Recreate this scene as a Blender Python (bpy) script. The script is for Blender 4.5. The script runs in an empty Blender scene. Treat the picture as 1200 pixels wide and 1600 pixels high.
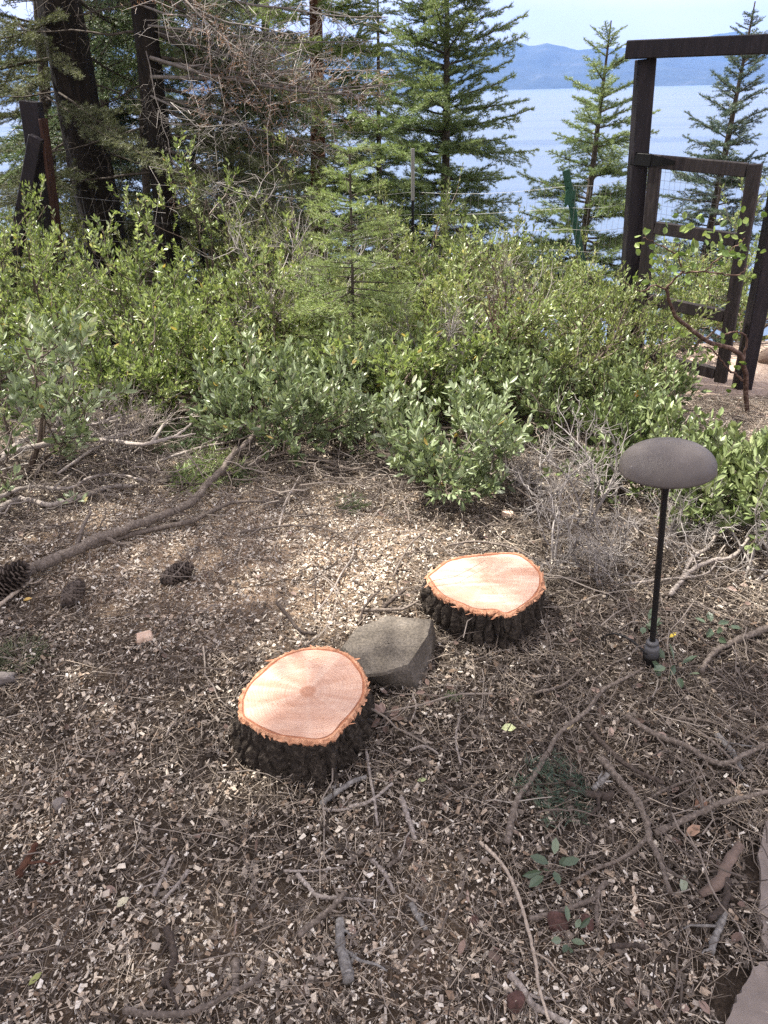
import bpy, math, random
import numpy as np
from mathutils import Vector, Matrix, noise as mnoise

random.seed(7)
RS = np.random.RandomState(11)
SC = bpy.context.scene
COL = SC.collection
R = math.radians

# ---------------------------------------------------------------- camera
F_PX, CX, CY = 1100.0, 600.0, 800.0          # photo pixels (1200 x 1600)
PITCH, ROLL, CAM_Z = R(30.85), R(-1.4), 1.5
cam_d = bpy.data.cameras.new('camera')
cam_d.sensor_fit = 'VERTICAL'
cam_d.sensor_height = 36.0
cam_d.lens = 36.0 * F_PX / 1600.0
cam_d.clip_start = 0.05
cam_d.clip_end = 60000
cam = bpy.data.objects.new('camera', cam_d)
COL.objects.link(cam)
CM = Matrix.Translation((0, 0, CAM_Z)) @ Matrix.Rotation(R(90) - PITCH, 4, 'X') @ Matrix.Rotation(ROLL, 4, 'Z')
cam.matrix_world = CM
SC.camera = cam
SC.render.resolution_x, SC.render.resolution_y = 768, 1024

# ---------------------------------------------------------------- sky and sun
SUN_TO = Vector((-0.50, 0.26, 1.0)).normalized()      # ahead, to the left, high
wd = bpy.data.worlds.new('World')
SC.world = wd
wd.use_nodes = True
nt = wd.node_tree
nt.nodes.clear()
sky = nt.nodes.new('ShaderNodeTexSky')
sky.sky_type = 'NISHITA'
sky.sun_disc = False
sky.sun_elevation = math.asin(SUN_TO.z)
sky.sun_rotation = math.atan2(SUN_TO.x, SUN_TO.y)
sky.altitude = 300
sky.air_density = 0.6
sky.dust_density = 7.0
bgn = nt.nodes.new('ShaderNodeBackground')
bgn.inputs['Strength'].default_value = 0.085
out = nt.nodes.new('ShaderNodeOutputWorld')
tcw = nt.nodes.new('ShaderNodeTexCoord')
mpw = nt.nodes.new('ShaderNodeMapping'); mpw.inputs['Scale'].default_value = (1.0, 1.0, 3.0)
nt.links.new(tcw.outputs['Generated'], mpw.inputs[0])
cln = nt.nodes.new('ShaderNodeTexNoise')
cln.inputs['Scale'].default_value = 2.2; cln.inputs['Detail'].default_value = 7; cln.inputs['Roughness'].default_value = .55
nt.links.new(mpw.outputs[0], cln.inputs['Vector'])
clr = nt.nodes.new('ShaderNodeMapRange')
for i_, v_ in ((1, .35), (2, .65), (3, .72), (4, 1.0)): clr.inputs[i_].default_value = v_
nt.links.new(cln.outputs['Fac'], clr.inputs[0])
clm = nt.nodes.new('ShaderNodeMix'); clm.data_type = 'RGBA'
clm.inputs[7].default_value = (6.7, 6.1, 6.2, 1)      # thin high cloud
nt.links.new(clr.outputs[0], clm.inputs[0])
nt.links.new(sky.outputs[0], clm.inputs[6])
nt.links.new(clm.outputs[2], bgn.inputs[0])
nt.links.new(bgn.outputs[0], out.inputs[0])
sun_d = bpy.data.lights.new('sun', 'SUN')
sun_d.energy = 5.0
sun_d.angle = R(0.6)
sun_d.color = (1.0, 0.94, 0.84)
sun = bpy.data.objects.new('sun', sun_d)
sun.rotation_euler = SUN_TO.to_track_quat('Z', 'Y').to_euler()
COL.objects.link(sun)

vs = SC.view_settings
vs.view_transform = 'Standard'
vs.look = 'None'
vs.gamma = 1.0
vs.exposure = 1.6
vs.use_curve_mapping = False
cy = SC.cycles
cy.max_bounces = 6
cy.diffuse_bounces = 3
cy.glossy_bounces = 2
cy.transmission_bounces = 3
cy.volume_bounces = 0
cy.sample_clamp_indirect = 4.0
cy.use_denoising = False
cy.use_adaptive_sampling = True
cy.adaptive_threshold = 0.01

# ---------------------------------------------------------------- helpers: space
def hgt(x, y):
    """terrain height, works on arrays"""
    x = np.asarray(x, float); y = np.asarray(y, float)
    z = -0.13 * np.clip(y - 2.3, 0, 4.0) - 0.50 * np.clip(y - 6.3, 0, 34)
    z = z + 0.018 * np.sin(1.7 * x + 0.6) * np.sin(1.3 * y + 1.1) + 0.008 * np.sin(4.3 * x + 2) * np.sin(3.7 * y)
    return z

def ray(px, py):
    v = Vector(((px - CX) / F_PX, -(py - CY) / F_PX, -1.0))
    return (CM.to_3x3() @ v).normalized()

def G(px, py, dz=0.0):
    """the point of the ground (raised by dz) seen at a photo pixel"""
    d = ray(px, py)
    z = 0.0
    for _ in range(30):
        t = (z + dz - CAM_Z) / d.z
        z = float(hgt(d.x * t, d.y * t))
    t = (z + dz - CAM_Z) / d.z
    return Vector((d.x * t, d.y * t, z + dz))

def GZ(px, py, z):
    d = ray(px, py)
    t = (z - CAM_Z) / d.z
    return Vector((d.x * t, d.y * t, z))

def P(px, py, y):
    """the point at distance y ahead seen at a photo pixel"""
    d = ray(px, py)
    t = y / d.y
    return Vector((d.x * t, y, CAM_Z + d.z * t))

def nrm(a):
    return a / np.maximum(np.linalg.norm(a, axis=-1, keepdims=True), 1e-9)

# ---------------------------------------------------------------- helpers: meshes
class Acc:
    def __init__(self):
        self.v, self.f, self.m, self.r, self.n = [], [], [], [], 0
    def add(self, v, f, rnd=0.5, mi=0):
        v = np.asarray(v, float).reshape(-1, 3)
        f = np.asarray(f, int)
        self.v.append(v)
        self.f.append(f + self.n)
        self.m.append(np.full(len(f), mi))
        self.r.append(np.broadcast_to(np.asarray(rnd, float), (len(v),)).copy())
        self.n += len(v)
    def mesh(self, name, mats, smooth=False):
        me = bpy.data.meshes.new(name)
        if self.n:
            V = np.concatenate(self.v)
            loops = np.concatenate([f.ravel() for f in self.f])
            sizes = np.concatenate([np.full(len(f), f.shape[1]) for f in self.f])
            starts = np.concatenate([[0], np.cumsum(sizes)[:-1]])
            me.vertices.add(len(V)); me.vertices.foreach_set('co', V.ravel().astype(np.float32))
            me.loops.add(len(loops)); me.loops.foreach_set('vertex_index', loops.astype(np.int32))
            me.polygons.add(len(sizes))
            me.polygons.foreach_set('loop_start', starts.astype(np.int32))
            me.polygons.foreach_set('material_index', np.concatenate(self.m).astype(np.int32))
            me.polygons.foreach_set('use_smooth', np.full(len(sizes), smooth))
            a = me.attributes.new('rnd', 'FLOAT', 'POINT')
            a.data.foreach_set('value', np.concatenate(self.r).astype(np.float32))
            me.update(calc_edges=True)
            me.validate()
        for m in mats if isinstance(mats, (list, tuple)) else [mats]:
            me.materials.append(m)
        return me
    def build(self, name, mats, parent=None, smooth=False):
        return link(name, self.mesh(name, mats, smooth), parent)

def link(name, data, parent=None, loc=None):
    o = bpy.data.objects.new(name, data)
    COL.objects.link(o)
    if parent is not None:
        o.parent = parent
    if loc is not None:
        o.location = loc
    return o

def tag(o, label=None, cat=None, group=None, kind=None):
    if label: o['label'] = label
    if cat: o['category'] = cat
    if group: o['group'] = group
    if kind: o['kind'] = kind
    return o

def thing(name, label, cat, loc=(0, 0, 0), group=None):
    return tag(link(name, None, None, loc), label, cat, group)

def btubes(Pt, Rd, sides=4, caps=False):
    """N tubes of k points at once"""
    Pt = np.asarray(Pt, float); Rd = np.asarray(Rd, float)
    N, k, _ = Pt.shape
    T = np.empty_like(Pt)
    T[:, 1:-1] = Pt[:, 2:] - Pt[:, :-2]
    T[:, 0] = Pt[:, 1] - Pt[:, 0]
    T[:, -1] = Pt[:, -1] - Pt[:, -2]
    T = nrm(T)
    m = T.mean(1)
    ref = np.zeros((N, 3))
    ref[np.arange(N), np.argmin(np.abs(m), axis=1)] = 1
    U = nrm(np.cross(T, ref[:, None, :]))
    W = np.cross(T, U)
    a = np.arange(sides) * 2 * math.pi / sides
    V = Pt[:, :, None, :] + Rd[:, :, None, None] * (np.cos(a)[None, None, :, None] * U[:, :, None, :] + np.sin(a)[None, None, :, None] * W[:, :, None, :])
    base = (np.arange(N) * k * sides)[:, None, None]
    i = (np.arange(k - 1) * sides)[None, :, None]
    j = np.arange(sides)[None, None, :]
    j2 = (j + 1) % sides
    Fq = np.stack([base + i + j, base + i + j2, base + i + sides + j2, base + i + sides + j], -1).reshape(-1, 4)
    cf = None
    if caps:
        b = (np.arange(N) * k * sides)[:, None]
        s = np.arange(sides)[None, :]
        cf = np.concatenate([b + s[:, ::-1], b + (k - 1) * sides + s])
    return V.reshape(-1, 3), Fq, cf

def spline(pts, n):
    """smooth resampling (Catmull-Rom) of a list of points"""
    p = np.array([list(q) for q in pts], float)
    if len(p) == 2:
        t = np.linspace(0, 1, n)[:, None]
        return p[0] * (1 - t) + p[1] * t
    q = np.vstack([2 * p[0] - p[1], p, 2 * p[-1] - p[-2]])
    res = []
    for s in np.linspace(0, len(p) - 1 - 1e-6, n):
        i = int(s); t = s - i
        a, b, c, d = q[i:i + 4]
        res.append(0.5 * ((2 * b) + (c - a) * t + (2 * a - 5 * b + 4 * c - d) * t * t + (3 * b - a - 3 * c + d) * t ** 3))
    return np.array(res)

LEAF_F4 = np.array([[0, 4, 2, 1], [0, 3, 5, 4]])      # folded leaf: two quads
def leaves(acc, p, d, n, L, Wd, rnd, mi=0, rich=True):
    """N folded oval leaves. p base, d direction, n normal"""
    N = len(p)
    d = nrm(d)
    s = nrm(np.cross(d, n))
    n = np.cross(s, d)
    L = np.broadcast_to(L, (N,))[:, None]; Wd = np.broadcast_to(Wd, (N,))[:, None]
    curl = (RS.rand(N, 1) - 0.3) * 0.16 * L
    fold = 0.16 * Wd
    if rich:
        pt = lambda t, w, z: p + d * L * t + s * Wd * w + n * (fold * z + curl * (t * t))
        V = np.stack([pt(0, 0, 0), pt(.3, -.43, 1), pt(.68, -.44, 1), pt(1, 0, .2), pt(.68, .44, 1), pt(.3, .43, 1), pt(.35, 0, -.2), pt(.7, 0, -.2)], 1)
        b = (np.arange(N) * 8)[:, None, None]
        Q = (b + np.array([[1, 6, 7, 2], [6, 5, 4, 7]])[None]).reshape(-1, 4)
        Tt = (b + np.array([[0, 6, 1], [0, 5, 6], [2, 7, 3], [7, 4, 3]])[None]).reshape(-1, 3)
        nv = 8
    else:
        pt = lambda t, w, z: p + d * L * t + s * Wd * w + n * (fold * z + curl * (t * t))
        V = np.stack([pt(0, 0, 0), pt(.5, -.5, 1), pt(1, 0, .2), pt(.5, .5, 1)], 1)
        b = (np.arange(N) * 4)[:, None, None]
        Q = None
        Tt = (b + np.array([[0, 2, 1], [0, 3, 2]])[None]).reshape(-1, 3)
        nv = 4
    rr = np.repeat(np.broadcast_to(rnd, (N,)), nv)
    base = acc.n
    acc.add(V.reshape(-1, 3), Tt, rr, mi)
    if Q is not None:
        acc.f.append(Q + base)
        acc.m.append(np.full(len(Q), mi))

# ---------------------------------------------------------------- helpers: materials
def newmat(name):
    m = bpy.data.materials.new(name)
    m.use_nodes = True
    n = m.node_tree
    b = n.nodes['Principled BSDF']
    return m, n, b

def ramp(n, fac, stops):
    r = n.nodes.new('ShaderNodeValToRGB')
    e = r.color_ramp.elements
    while len(e) < len(stops):
        e.new(0.5)
    for el, (p, c) in zip(e, stops):
        el.position = p
        el.color = (*c, 1)
    n.links.new(fac, r.inputs[0])
    return r.outputs[0]

def noise(n, scale, detail=4, rough=0.6, coord='Object', dist=0.0, stretch=None):
    tc = n.nodes.new('ShaderNodeTexCoord')
    src = tc.outputs[coord]
    if stretch:
        mp = n.nodes.new('ShaderNodeMapping')
        mp.inputs['Scale'].default_value = stretch
        n.links.new(src, mp.inputs[0]); src = mp.outputs[0]
    t = n.nodes.new('ShaderNodeTexNoise')
    t.inputs['Scale'].default_value = scale
    t.inputs['Detail'].default_value = detail
    t.inputs['Roughness'].default_value = rough
    t.inputs['Distortion'].default_value = dist
    n.links.new(src, t.inputs['Vector'])
    return t.outputs['Fac']

def attr(n, name='rnd'):
    a = n.nodes.new('ShaderNodeAttribute')
    a.attribute_name = name
    return a.outputs['Fac']

def math2(n, op, a, b):
    k = n.nodes.new('ShaderNodeMath')
    k.operation = op
    for i, s in enumerate((a, b)):
        if hasattr(s, 'links') or hasattr(s, 'is_linked'):
            n.links.new(s, k.inputs[i])
        else:
            k.inputs[i].default_value = s
    return k.outputs[0]

def mixc(n, fac, a, b, blend='MIX'):
    k = n.nodes.new('ShaderNodeMix')
    k.data_type = 'RGBA'
    k.blend_type = blend
    ins = [k.inputs[0], k.inputs[6], k.inputs[7]]
    for s, i in zip((fac, a, b), ins):
        if hasattr(s, 'is_linked'):
            n.links.new(s, i)
        elif isinstance(s, tuple):
            i.default_value = (*s, 1)
        else:
            i.default_value = s
    return k.outputs[2]

def bump(n, b, h, strength=0.5, dist=0.01):
    k = n.nodes.new('ShaderNodeBump')
    k.inputs['Strength'].default_value = strength
    k.inputs['Distance'].default_value = dist
    n.links.new(h, k.inputs['Height'])
    n.links.new(k.outputs[0], b.inputs['Normal'])

def leafmat(name, stops, rough=0.42, transl=0.3, spec=0.5):
    m, n, b = newmat(name)
    c = ramp(n, attr(n), stops)
    n.links.new(c, b.inputs['Base Color'])
    b.inputs['Roughness'].default_value = rough
    b.inputs['Specular IOR Level'].default_value = spec
    t = n.nodes.new('ShaderNodeBsdfTranslucent')
    br = mixc(n, 1.0, c, (1.0, 1.0, 0.62), 'MULTIPLY')
    n.links.new(br, t.inputs[0])
    mx = n.nodes.new('ShaderNodeMixShader')
    mx.inputs[0].default_value = transl
    n.links.new(b.outputs[0], mx.inputs[1])
    n.links.new(t.outputs[0], mx.inputs[2])
    o = n.nodes['Material Output']
    n.links.new(mx.outputs[0], o.inputs[0])
    return m

def woodmat(name, lo, mid, hi, scale=30, rough=0.85, bstr=0.6, bdist=0.004, stretch=(1, 1, 1), useattr=0.0):
    m, n, b = newmat(name)
    f = noise(n, scale, 6, 0.65, stretch=stretch)
    if useattr:
        f2 = math2(n, 'MULTIPLY', attr(n), useattr)
        f3 = math2(n, 'MULTIPLY', f, 1 - useattr)
        f = math2(n, 'ADD', f2, f3)
    c = ramp(n, f, [(0.28, lo), (0.52, mid), (0.74, hi)])
    n.links.new(c, b.inputs['Base Color'])
    b.inputs['Roughness'].default_value = rough
    b.inputs['Specular IOR Level'].default_value = 0.25
    bump(n, b, noise(n, scale * 1.7, 6, 0.7, stretch=stretch), bstr, bdist)
    return m

def plain(name, col, rough=0.6, metal=0.0, var=0.15, scale=20, bstr=0.2, spec=0.4):
    m, n, b = newmat(name)
    f = noise(n, scale, 5, 0.65)
    c = ramp(n, f, [(0.3, tuple(v * (1 - var) for v in col)), (0.7, tuple(min(1, v * (1 + var)) for v in col))])
    n.links.new(c, b.inputs['Base Color'])
    b.inputs['Roughness'].default_value = rough
    b.inputs['Metallic'].default_value = metal
    b.inputs['Specular IOR Level'].default_value = spec
    bump(n, b, noise(n, scale * 4, 4, 0.6), bstr, 0.002)
    return m

def rampmat(name, stops, rough=0.8, spec=0.2, grain=0.0):
    m, n, b = newmat(name)
    c = ramp(n, attr(n), stops)
    if grain:
        g = ramp(n, noise(n, grain, 3, 0.7), [(0.3, (0.6, 0.6, 0.6)), (0.7, (1, 1, 1))])
        c = mixc(n, 1.0, c, g, 'MULTIPLY')
    n.links.new(c, b.inputs['Base Color'])
    b.inputs['Roughness'].default_value = rough
    b.inputs['Specular IOR Level'].default_value = spec
    return m

M = {}
M['leaf_bright'] = leafmat('leaf_bright', [(0, (.045, .07, .022)), (.35, (.155, .21, .07)), (.7, (.30, .37, .15)), (.93, (.48, .54, .31)), (1, (.50, .40, .12))], rough=.33, transl=.36)
M['leaf_olive'] = leafmat('leaf_olive', [(0, (.045, .062, .02)), (.4, (.155, .195, .065)), (.8, (.30, .34, .14)), (1, (.45, .48, .26))], rough=.35, transl=.36)
M['leaf_blue'] = leafmat('leaf_blue', [(0, (.06, .088, .040)), (.4, (.165, .215, .10)), (.75, (.30, .365, .21)), (.95, (.43, .48, .37)), (1, (.48, .36, .12))], rough=.45, transl=.22)
M['leaf_round'] = leafmat('leaf_round', [(0, (.07, .115, .03)), (.5, (.13, .20, .05)), (1, (.25, .32, .10))], rough=.38, transl=.35)
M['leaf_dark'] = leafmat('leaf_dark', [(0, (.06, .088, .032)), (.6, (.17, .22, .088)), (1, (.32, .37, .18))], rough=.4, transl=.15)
M['needle_fir'] = leafmat('needle_fir', [(0, (.035, .065, .025)), (.5, (.085, .135, .05)), (1, (.20, .26, .10))], rough=.5, transl=.2)
M['needle_mid'] = leafmat('needle_mid', [(0, (.08, .12, .05)), (.5, (.165, .235, .10)), (1, (.33, .40, .18))], rough=.5, transl=.3)
M['needle_pale'] = leafmat('needle_pale', [(0, (.10, .15, .05)), (.5, (.22, .30, .10)), (1, (.40, .46, .20))], rough=.5, transl=.3)
M['needle_blue'] = leafmat('needle_blue', [(0, (.025, .05, .035)), (.5, (.055, .095, .065)), (1, (.13, .18, .11))], rough=.5, transl=.15)
M['needle_grey'] = leafmat('needle_grey', [(0, (.05, .06, .03)), (.5, (.12, .14, .07)), (1, (.24, .26, .15))], rough=.6, transl=.25)
M['needle_dead'] = leafmat('needle_dead', [(0, (.12, .06, .035)), (.5, (.24, .12, .07)), (1, (.38, .23, .15))], rough=.7, transl=.2)
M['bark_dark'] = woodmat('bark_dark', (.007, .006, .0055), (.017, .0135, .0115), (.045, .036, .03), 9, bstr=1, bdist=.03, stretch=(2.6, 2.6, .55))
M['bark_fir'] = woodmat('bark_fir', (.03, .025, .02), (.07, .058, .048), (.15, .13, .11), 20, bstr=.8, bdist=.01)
M['bark_red'] = woodmat('bark_red', (.03, .015, .01), (.10, .045, .028), (.19, .095, .06), 12, bstr=1, bdist=.02, stretch=(2, 2, .6))
M['twig_dead'] = woodmat('twig_dead', (.085, .075, .068), (.22, .20, .185), (.44, .41, .385), 25, bstr=.3, useattr=.55)
M['twig_shrub'] = woodmat('twig_shrub', (.05, .038, .03), (.13, .10, .08), (.30, .25, .21), 25, bstr=.3, useattr=.5)
M['stem_grey'] = woodmat('stem_grey', (.13, .112, .098), (.30, .262, .235), (.52, .47, .43), 120, bstr=.9, bdist=.004)
M['stem_brown'] = woodmat('stem_brown', (.062, .05, .042), (.155, .128, .108), (.32, .275, .24), 120, bstr=.9, bdist=.004)
M['stem_dark'] = woodmat('stem_dark', (.03, .023, .019), (.065, .05, .042), (.13, .105, .09), 120, bstr=.9, bdist=.004)
M['stem_pale'] = woodmat('stem_pale', (.22, .18, .145), (.38, .32, .26), (.55, .48, .40), 120, bstr=.4, bdist=.002)
M['stem_lichen'] = woodmat('stem_lichen', (.08, .073, .068), (.19, .18, .17), (.37, .36, .345), 90, bstr=.6, bdist=.003)
M['stem_manzanita'] = woodmat('stem_manzanita', (.035, .02, .016), (.085, .05, .04), (.26, .19, .16), 30, bstr=.5, bdist=.003)
M['cut_end'] = plain('cut_end', (.52, .38, .26), .8)

# =============================================================== SETTING
# ---------------------------------------------------------------- ground
def field(pos):
    c = [(G(a, b), r, w) for a, b, r, w in pos]
    def f(x, y):
        s = np.zeros_like(x)
        for p, r, w in c:
            s += w * np.exp(-((x - p.x) ** 2 + (y - p.y) ** 2) / (2 * r * r))
        return s
    return f
saw = field([(300, 800, .30, .9), (480, 850, .26, .9), (230, 860, .25, .8), (580, 800, .25, .8), (400, 880, .25, .6), (150, 830, .2, .6), (480, 930, .2, .4)])
fore = field([(80, 1230, .16, .55), (90, 1480, .18, .6), (620, 1560, .16, .7), (700, 1400, .10, .45), (430, 1490, .12, .5), (250, 1560, .14, .6), (200, 1100, .15, .35), (330, 1000, .16, .4), (900, 1560, .10, .4), (1000, 1480, .1, .25), (600, 1330, .1, .3)])
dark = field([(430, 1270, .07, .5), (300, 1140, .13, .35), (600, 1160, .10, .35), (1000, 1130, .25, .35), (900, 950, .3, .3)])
def ground():
    def axis(lo, hi, nlo, nhi, fine):
        a = np.arange(nlo, nhi + 1e-6, fine)
        left, s = [], fine
        v = nlo
        while v > lo:
            s *= 1.25; v -= s; left.append(v)
        right, s, v = [], fine, nhi
        while v < hi:
            s *= 1.25; v += s; right.append(v)
        return np.array(left[::-1] + list(a) + right)
    xs = axis(-400, 400, -3.2, 3.0, 0.03)
    ys = axis(-300, 60, 0.2, 4.8, 0.03)
    X, Y = np.meshgrid(xs, ys)
    Z = hgt(X, Y)
    near = np.exp(-(np.maximum(np.abs(X) - 3, 0) ** 2 + np.maximum(np.abs(Y - 2.5) - 2.5, 0) ** 2))
    q = np.array([mnoise.noise(Vector((a * 9, b * 9, 3.1))) + .6 * mnoise.noise(Vector((a * 24, b * 24, 7.7))) for a, b in zip(X.ravel(), Y.ravel())]).reshape(X.shape)
    Z = Z + near * 0.007 * q - 0.004
    nx = len(xs)
    i, j = np.meshgrid(np.arange(len(ys) - 1), np.arange(nx - 1), indexing='ij')
    a = (i * nx + j).ravel()
    f = np.stack([a, a + 1, a + 1 + nx, a + nx], 1)
    acc = Acc()
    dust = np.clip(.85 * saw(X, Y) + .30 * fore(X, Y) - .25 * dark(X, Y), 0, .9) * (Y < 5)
    acc.add(np.stack([X, Y, Z], -1).reshape(-1, 3), f, dust.ravel())
    m, n, b = newmat('forest_soil')
    c1 = ramp(n, noise(n, 3.2, 5, .6, 'Object'), [(.3, (.028, .022, .018)), (.55, (.062, .051, .042)), (.75, (.11, .093, .078))])
    c2 = ramp(n, noise(n, 120, 4, .7, 'Object'), [(.35, (.45, .42, .4)), (.6, (1.0, .95, .9)), (.72, (2.2, 2.0, 1.75))])
    c = mixc(n, 1.0, c1, c2, 'MULTIPLY')
    dst = ramp(n, noise(n, 55, 6, .75, 'Object'), [(.3, (.16, .11, .075)), (.5, (.40, .29, .20)), (.7, (.62, .49, .36))])
    dm = math2(n, 'MULTIPLY', attr(n), ramp(n, noise(n, 9, 5, .7, 'Object'), [(.35, (.25, .25, .25)), (.6, (1, 1, 1))]))
    c = mixc(n, dm, c, dst)
    # the trodden, pale dirt path by the gate
    tc = n.nodes.new('ShaderNodeTexCoord')
    sep = n.nodes.new('ShaderNodeSeparateXYZ')
    n.links.new(tc.outputs['Object'], sep.inputs[0])
    wob = math2(n, 'MULTIPLY', noise(n, 1.5, 3), 0.9)
    sx = math2(n, 'ADD', sep.outputs['X'], wob)
    fx = math2(n, 'MULTIPLY', math2(n, 'SUBTRACT', sx, 2.35), 4.0)
    fy = math2(n, 'MULTIPLY', math2(n, 'SUBTRACT', sep.outputs['Y'], 3.1), 4.0)
    mk = n.nodes.new('ShaderNodeClamp'); n.links.new(math2(n, 'MINIMUM', fx, fy), mk.inputs[0])
    pc = ramp(n, noise(n, 40, 5, .7, 'Object'), [(.3, (.22, .16, .125)), (.5, (.36, .28, .23)), (.75, (.50, .42, .36))])
    c = mixc(n, mk.outputs[0], c, pc)
    n.links.new(c, b.inputs['Base Color'])
    b.inputs['Roughness'].default_value = .95
    b.inputs['Specular IOR Level'].default_value = .1
    bump(n, b, noise(n, 160, 5, .7, 'Object'), .8, .006)
    o = acc.build('ground', m, None, True)
    tag(o, 'dark forest soil under wood chips and needles', None, None, 'structure')
ground()

# ---------------------------------------------------------------- lake
LAKE_Z = -15.0
def lake():
    acc = Acc()
    acc.add([(-30000, 28, LAKE_Z), (30000, 28, LAKE_Z), (30000, 16000, LAKE_Z), (-30000, 16000, LAKE_Z)], [[0, 1, 2, 3]])
    m, n, b = newmat('lake_water')
    b.inputs['Base Color'].default_value = (.07, .11, .18, 1)
    n.links.new(ramp(n, noise(n, .02, 5, .6, 'Object', stretch=(.10, 1, 1)), [(.35, (.10, .10, .10)), (.65, (.42, .42, .42))]), b.inputs['Roughness'])
    b.inputs['IOR'].default_value = 1.33
    f = noise(n, .5, 5, .62, 'Object', stretch=(.35, 1, 1))
    g = noise(n, .035, 3, .5, 'Object', stretch=(.25, 1, 1))
    bump(n, b, math2(n, 'ADD', f, math2(n, 'MULTIPLY', g, 2.0)), 1.0, .55)
    tag(acc.build('lake', m), 'pale blue rippled lake beyond the trees', None, None, 'structure')
lake()

# ---------------------------------------------------------------- mountains across the lake
def mountains(name, label, dist, prof, seed, tilt):
    """prof: photo pixels along the crest"""
    azs, els = [], []
    for px, py in prof:
        d = ray(px, py)
        azs.append(math.atan2(d.x, d.y)); els.append(d.z / math.hypot(d.x, d.y))
    na, nr = 420, 26
    A = np.linspace(R(-62), R(62), na)
    el = np.interp(A, azs, els)
    el = el + 0.0022 * np.array([mnoise.fractal(Vector((a * 26, seed, 0)), .8, 2.1, 5) for a in A])
    V = []
    for i in range(nr):
        t = i / (nr - 1)
        up = t ** 0.85 if t <= 1 else 1
        for a, e in zip(A, el):
            rr = dist * (0.80 + 0.20 * t)
            z = LAKE_Z - 2 + (e * dist - LAKE_Z) * up
            k = (1 - abs(2 * t - 1)) * 0.20 + 0.02
            z += e * dist * k * (mnoise.fractal(Vector((a * 22, t * 2.2, seed + 4)), .9, 2.2, 5) + .15 * abs(math.sin(a * 70 + seed)) * -1)
            V.append((rr * math.sin(a), rr * math.cos(a), z if i else LAKE_Z - 3))
    # far side
    for a, e in zip(A, el):
        V.append((dist * 1.15 * math.sin(a), dist * 1.15 * math.cos(a), LAKE_Z - 3))
    i, j = np.meshgrid(np.arange(nr), np.arange(na - 1), indexing='ij')
    q = (i * na + j).ravel()
    acc = Acc()
    acc.add(V, np.stack([q, q + 1, q + 1 + na, q + na], 1))
    m, n, b = newmat('mountain_slope')
    c = ramp(n, noise(n, .0022, 8, .7, 'Object'), [(.40, (.012, .020, .020)), (.56, (.024, .034, .032)), (.70, (.07, .07, .068))])
    n.links.new(c, b.inputs['Base Color'])
    b.inputs['Roughness'].default_value = 1
    tag(acc.build(name, m, None, True), label, None, None, 'structure')
mountains('mountain_range', 'hazy blue mountain ridge on the far shore of the lake', 13000,
          [(-1500, 60), (100, 70), (520, 84), (640, 76), (700, 80), (745, 74), (772, 67), (800, 63), (828, 70), (857, 66), (900, 77), (950, 72), (1000, 78), (1060, 88), (1130, 96), (1300, 88), (2600, 60)], 1.3, 0)
mountains('mountain_range', 'paler farther mountain ridge rising behind the gate header', 16500,
          [(-1500, 90), (700, 96), (900, 82), (1000, 71), (1050, 65), (1100, 57), (1146, 48), (1200, 54), (1300, 60), (2600, 70)], 5.7, 0)

# ---------------------------------------------------------------- paving at the lower right corner
M['paver'] = plain('paver', (.20, .17, .152), .9, 0, .25, 14, .8)
def paver(label, px):
    top = [G(x, y, 0.012) for x, y in px]
    acc = Acc(); n = len(top)
    c = sum(top, Vector()) / n
    lo = [(p.x, p.y, -0.05) for p in top]
    mid = [(p.x, p.y, p.z - .006) for p in top]
    hi = [tuple(c + (p - c) * .985) for p in top]
    acc.add(lo + mid + hi, [[i, (i + 1) % n, n + (i + 1) % n, n + i] for i in range(n)] + [[n + i, n + (i + 1) % n, 2 * n + (i + 1) % n, 2 * n + i] for i in range(n)])
    acc.f.append(np.array([[2 * n + i for i in range(n)]])); acc.m.append(np.zeros(1))
    tag(acc.build('paver', M['paver']), label, 'paver')
def rough_line(pts, n=22, amp=3.0):
    s = spline([(a, b, 0) for a, b in pts], n)
    s[1:-1, :2] += RS.randn(n - 2, 2) * amp
    return [(a, b) for a, b, _ in s]
paver('grey brown paving stone in the bottom right corner', rough_line([(1186, 1502), (1160, 1545), (1136, 1590), (1112, 1650)], 20, 2) + [(1330, 1650), (1330, 1490)])
paver('narrow sliver of grey paving at the right edge of the picture', rough_line([(1215, 1262), (1191, 1300), (1187, 1380), (1188, 1440), (1195, 1484)], 20, 2) + [(1330, 1474), (1330, 1250)])

# ---------------------------------------------------------------- haze
def haze():
    acc = Acc()
    x, y0, y1, z0, z1 = 31000, -500, 20000, -40, 1500
    v = [(sx * x, yy, zz) for zz in (z0, z1) for yy in (y0, y1) for sx in (-1, 1)]
    acc.add(v, [[0, 2, 3, 1], [4, 5, 7, 6], [0, 1, 5, 4], [2, 6, 7, 3], [0, 4, 6, 2], [1, 3, 7, 5]])
    m = bpy.data.materials.new('haze')
    m.use_nodes = True
    n = m.node_tree
    n.nodes.clear()
    o = n.nodes.new('ShaderNodeOutputMaterial')
    p = n.nodes.new('ShaderNodeVolumePrincipled')
    p.inputs['Color'].default_value = (.20, .42, 1.0, 1)
    p.inputs['Density'].default_value = 5.0e-5
    p.inputs['Anisotropy'].default_value = 0.1
    n.links.new(p.outputs[0], o.inputs['Volume'])
    tag(acc.build('haze', m), 'thin blue summer haze over the lake', None, None, 'stuff')
haze()

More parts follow.
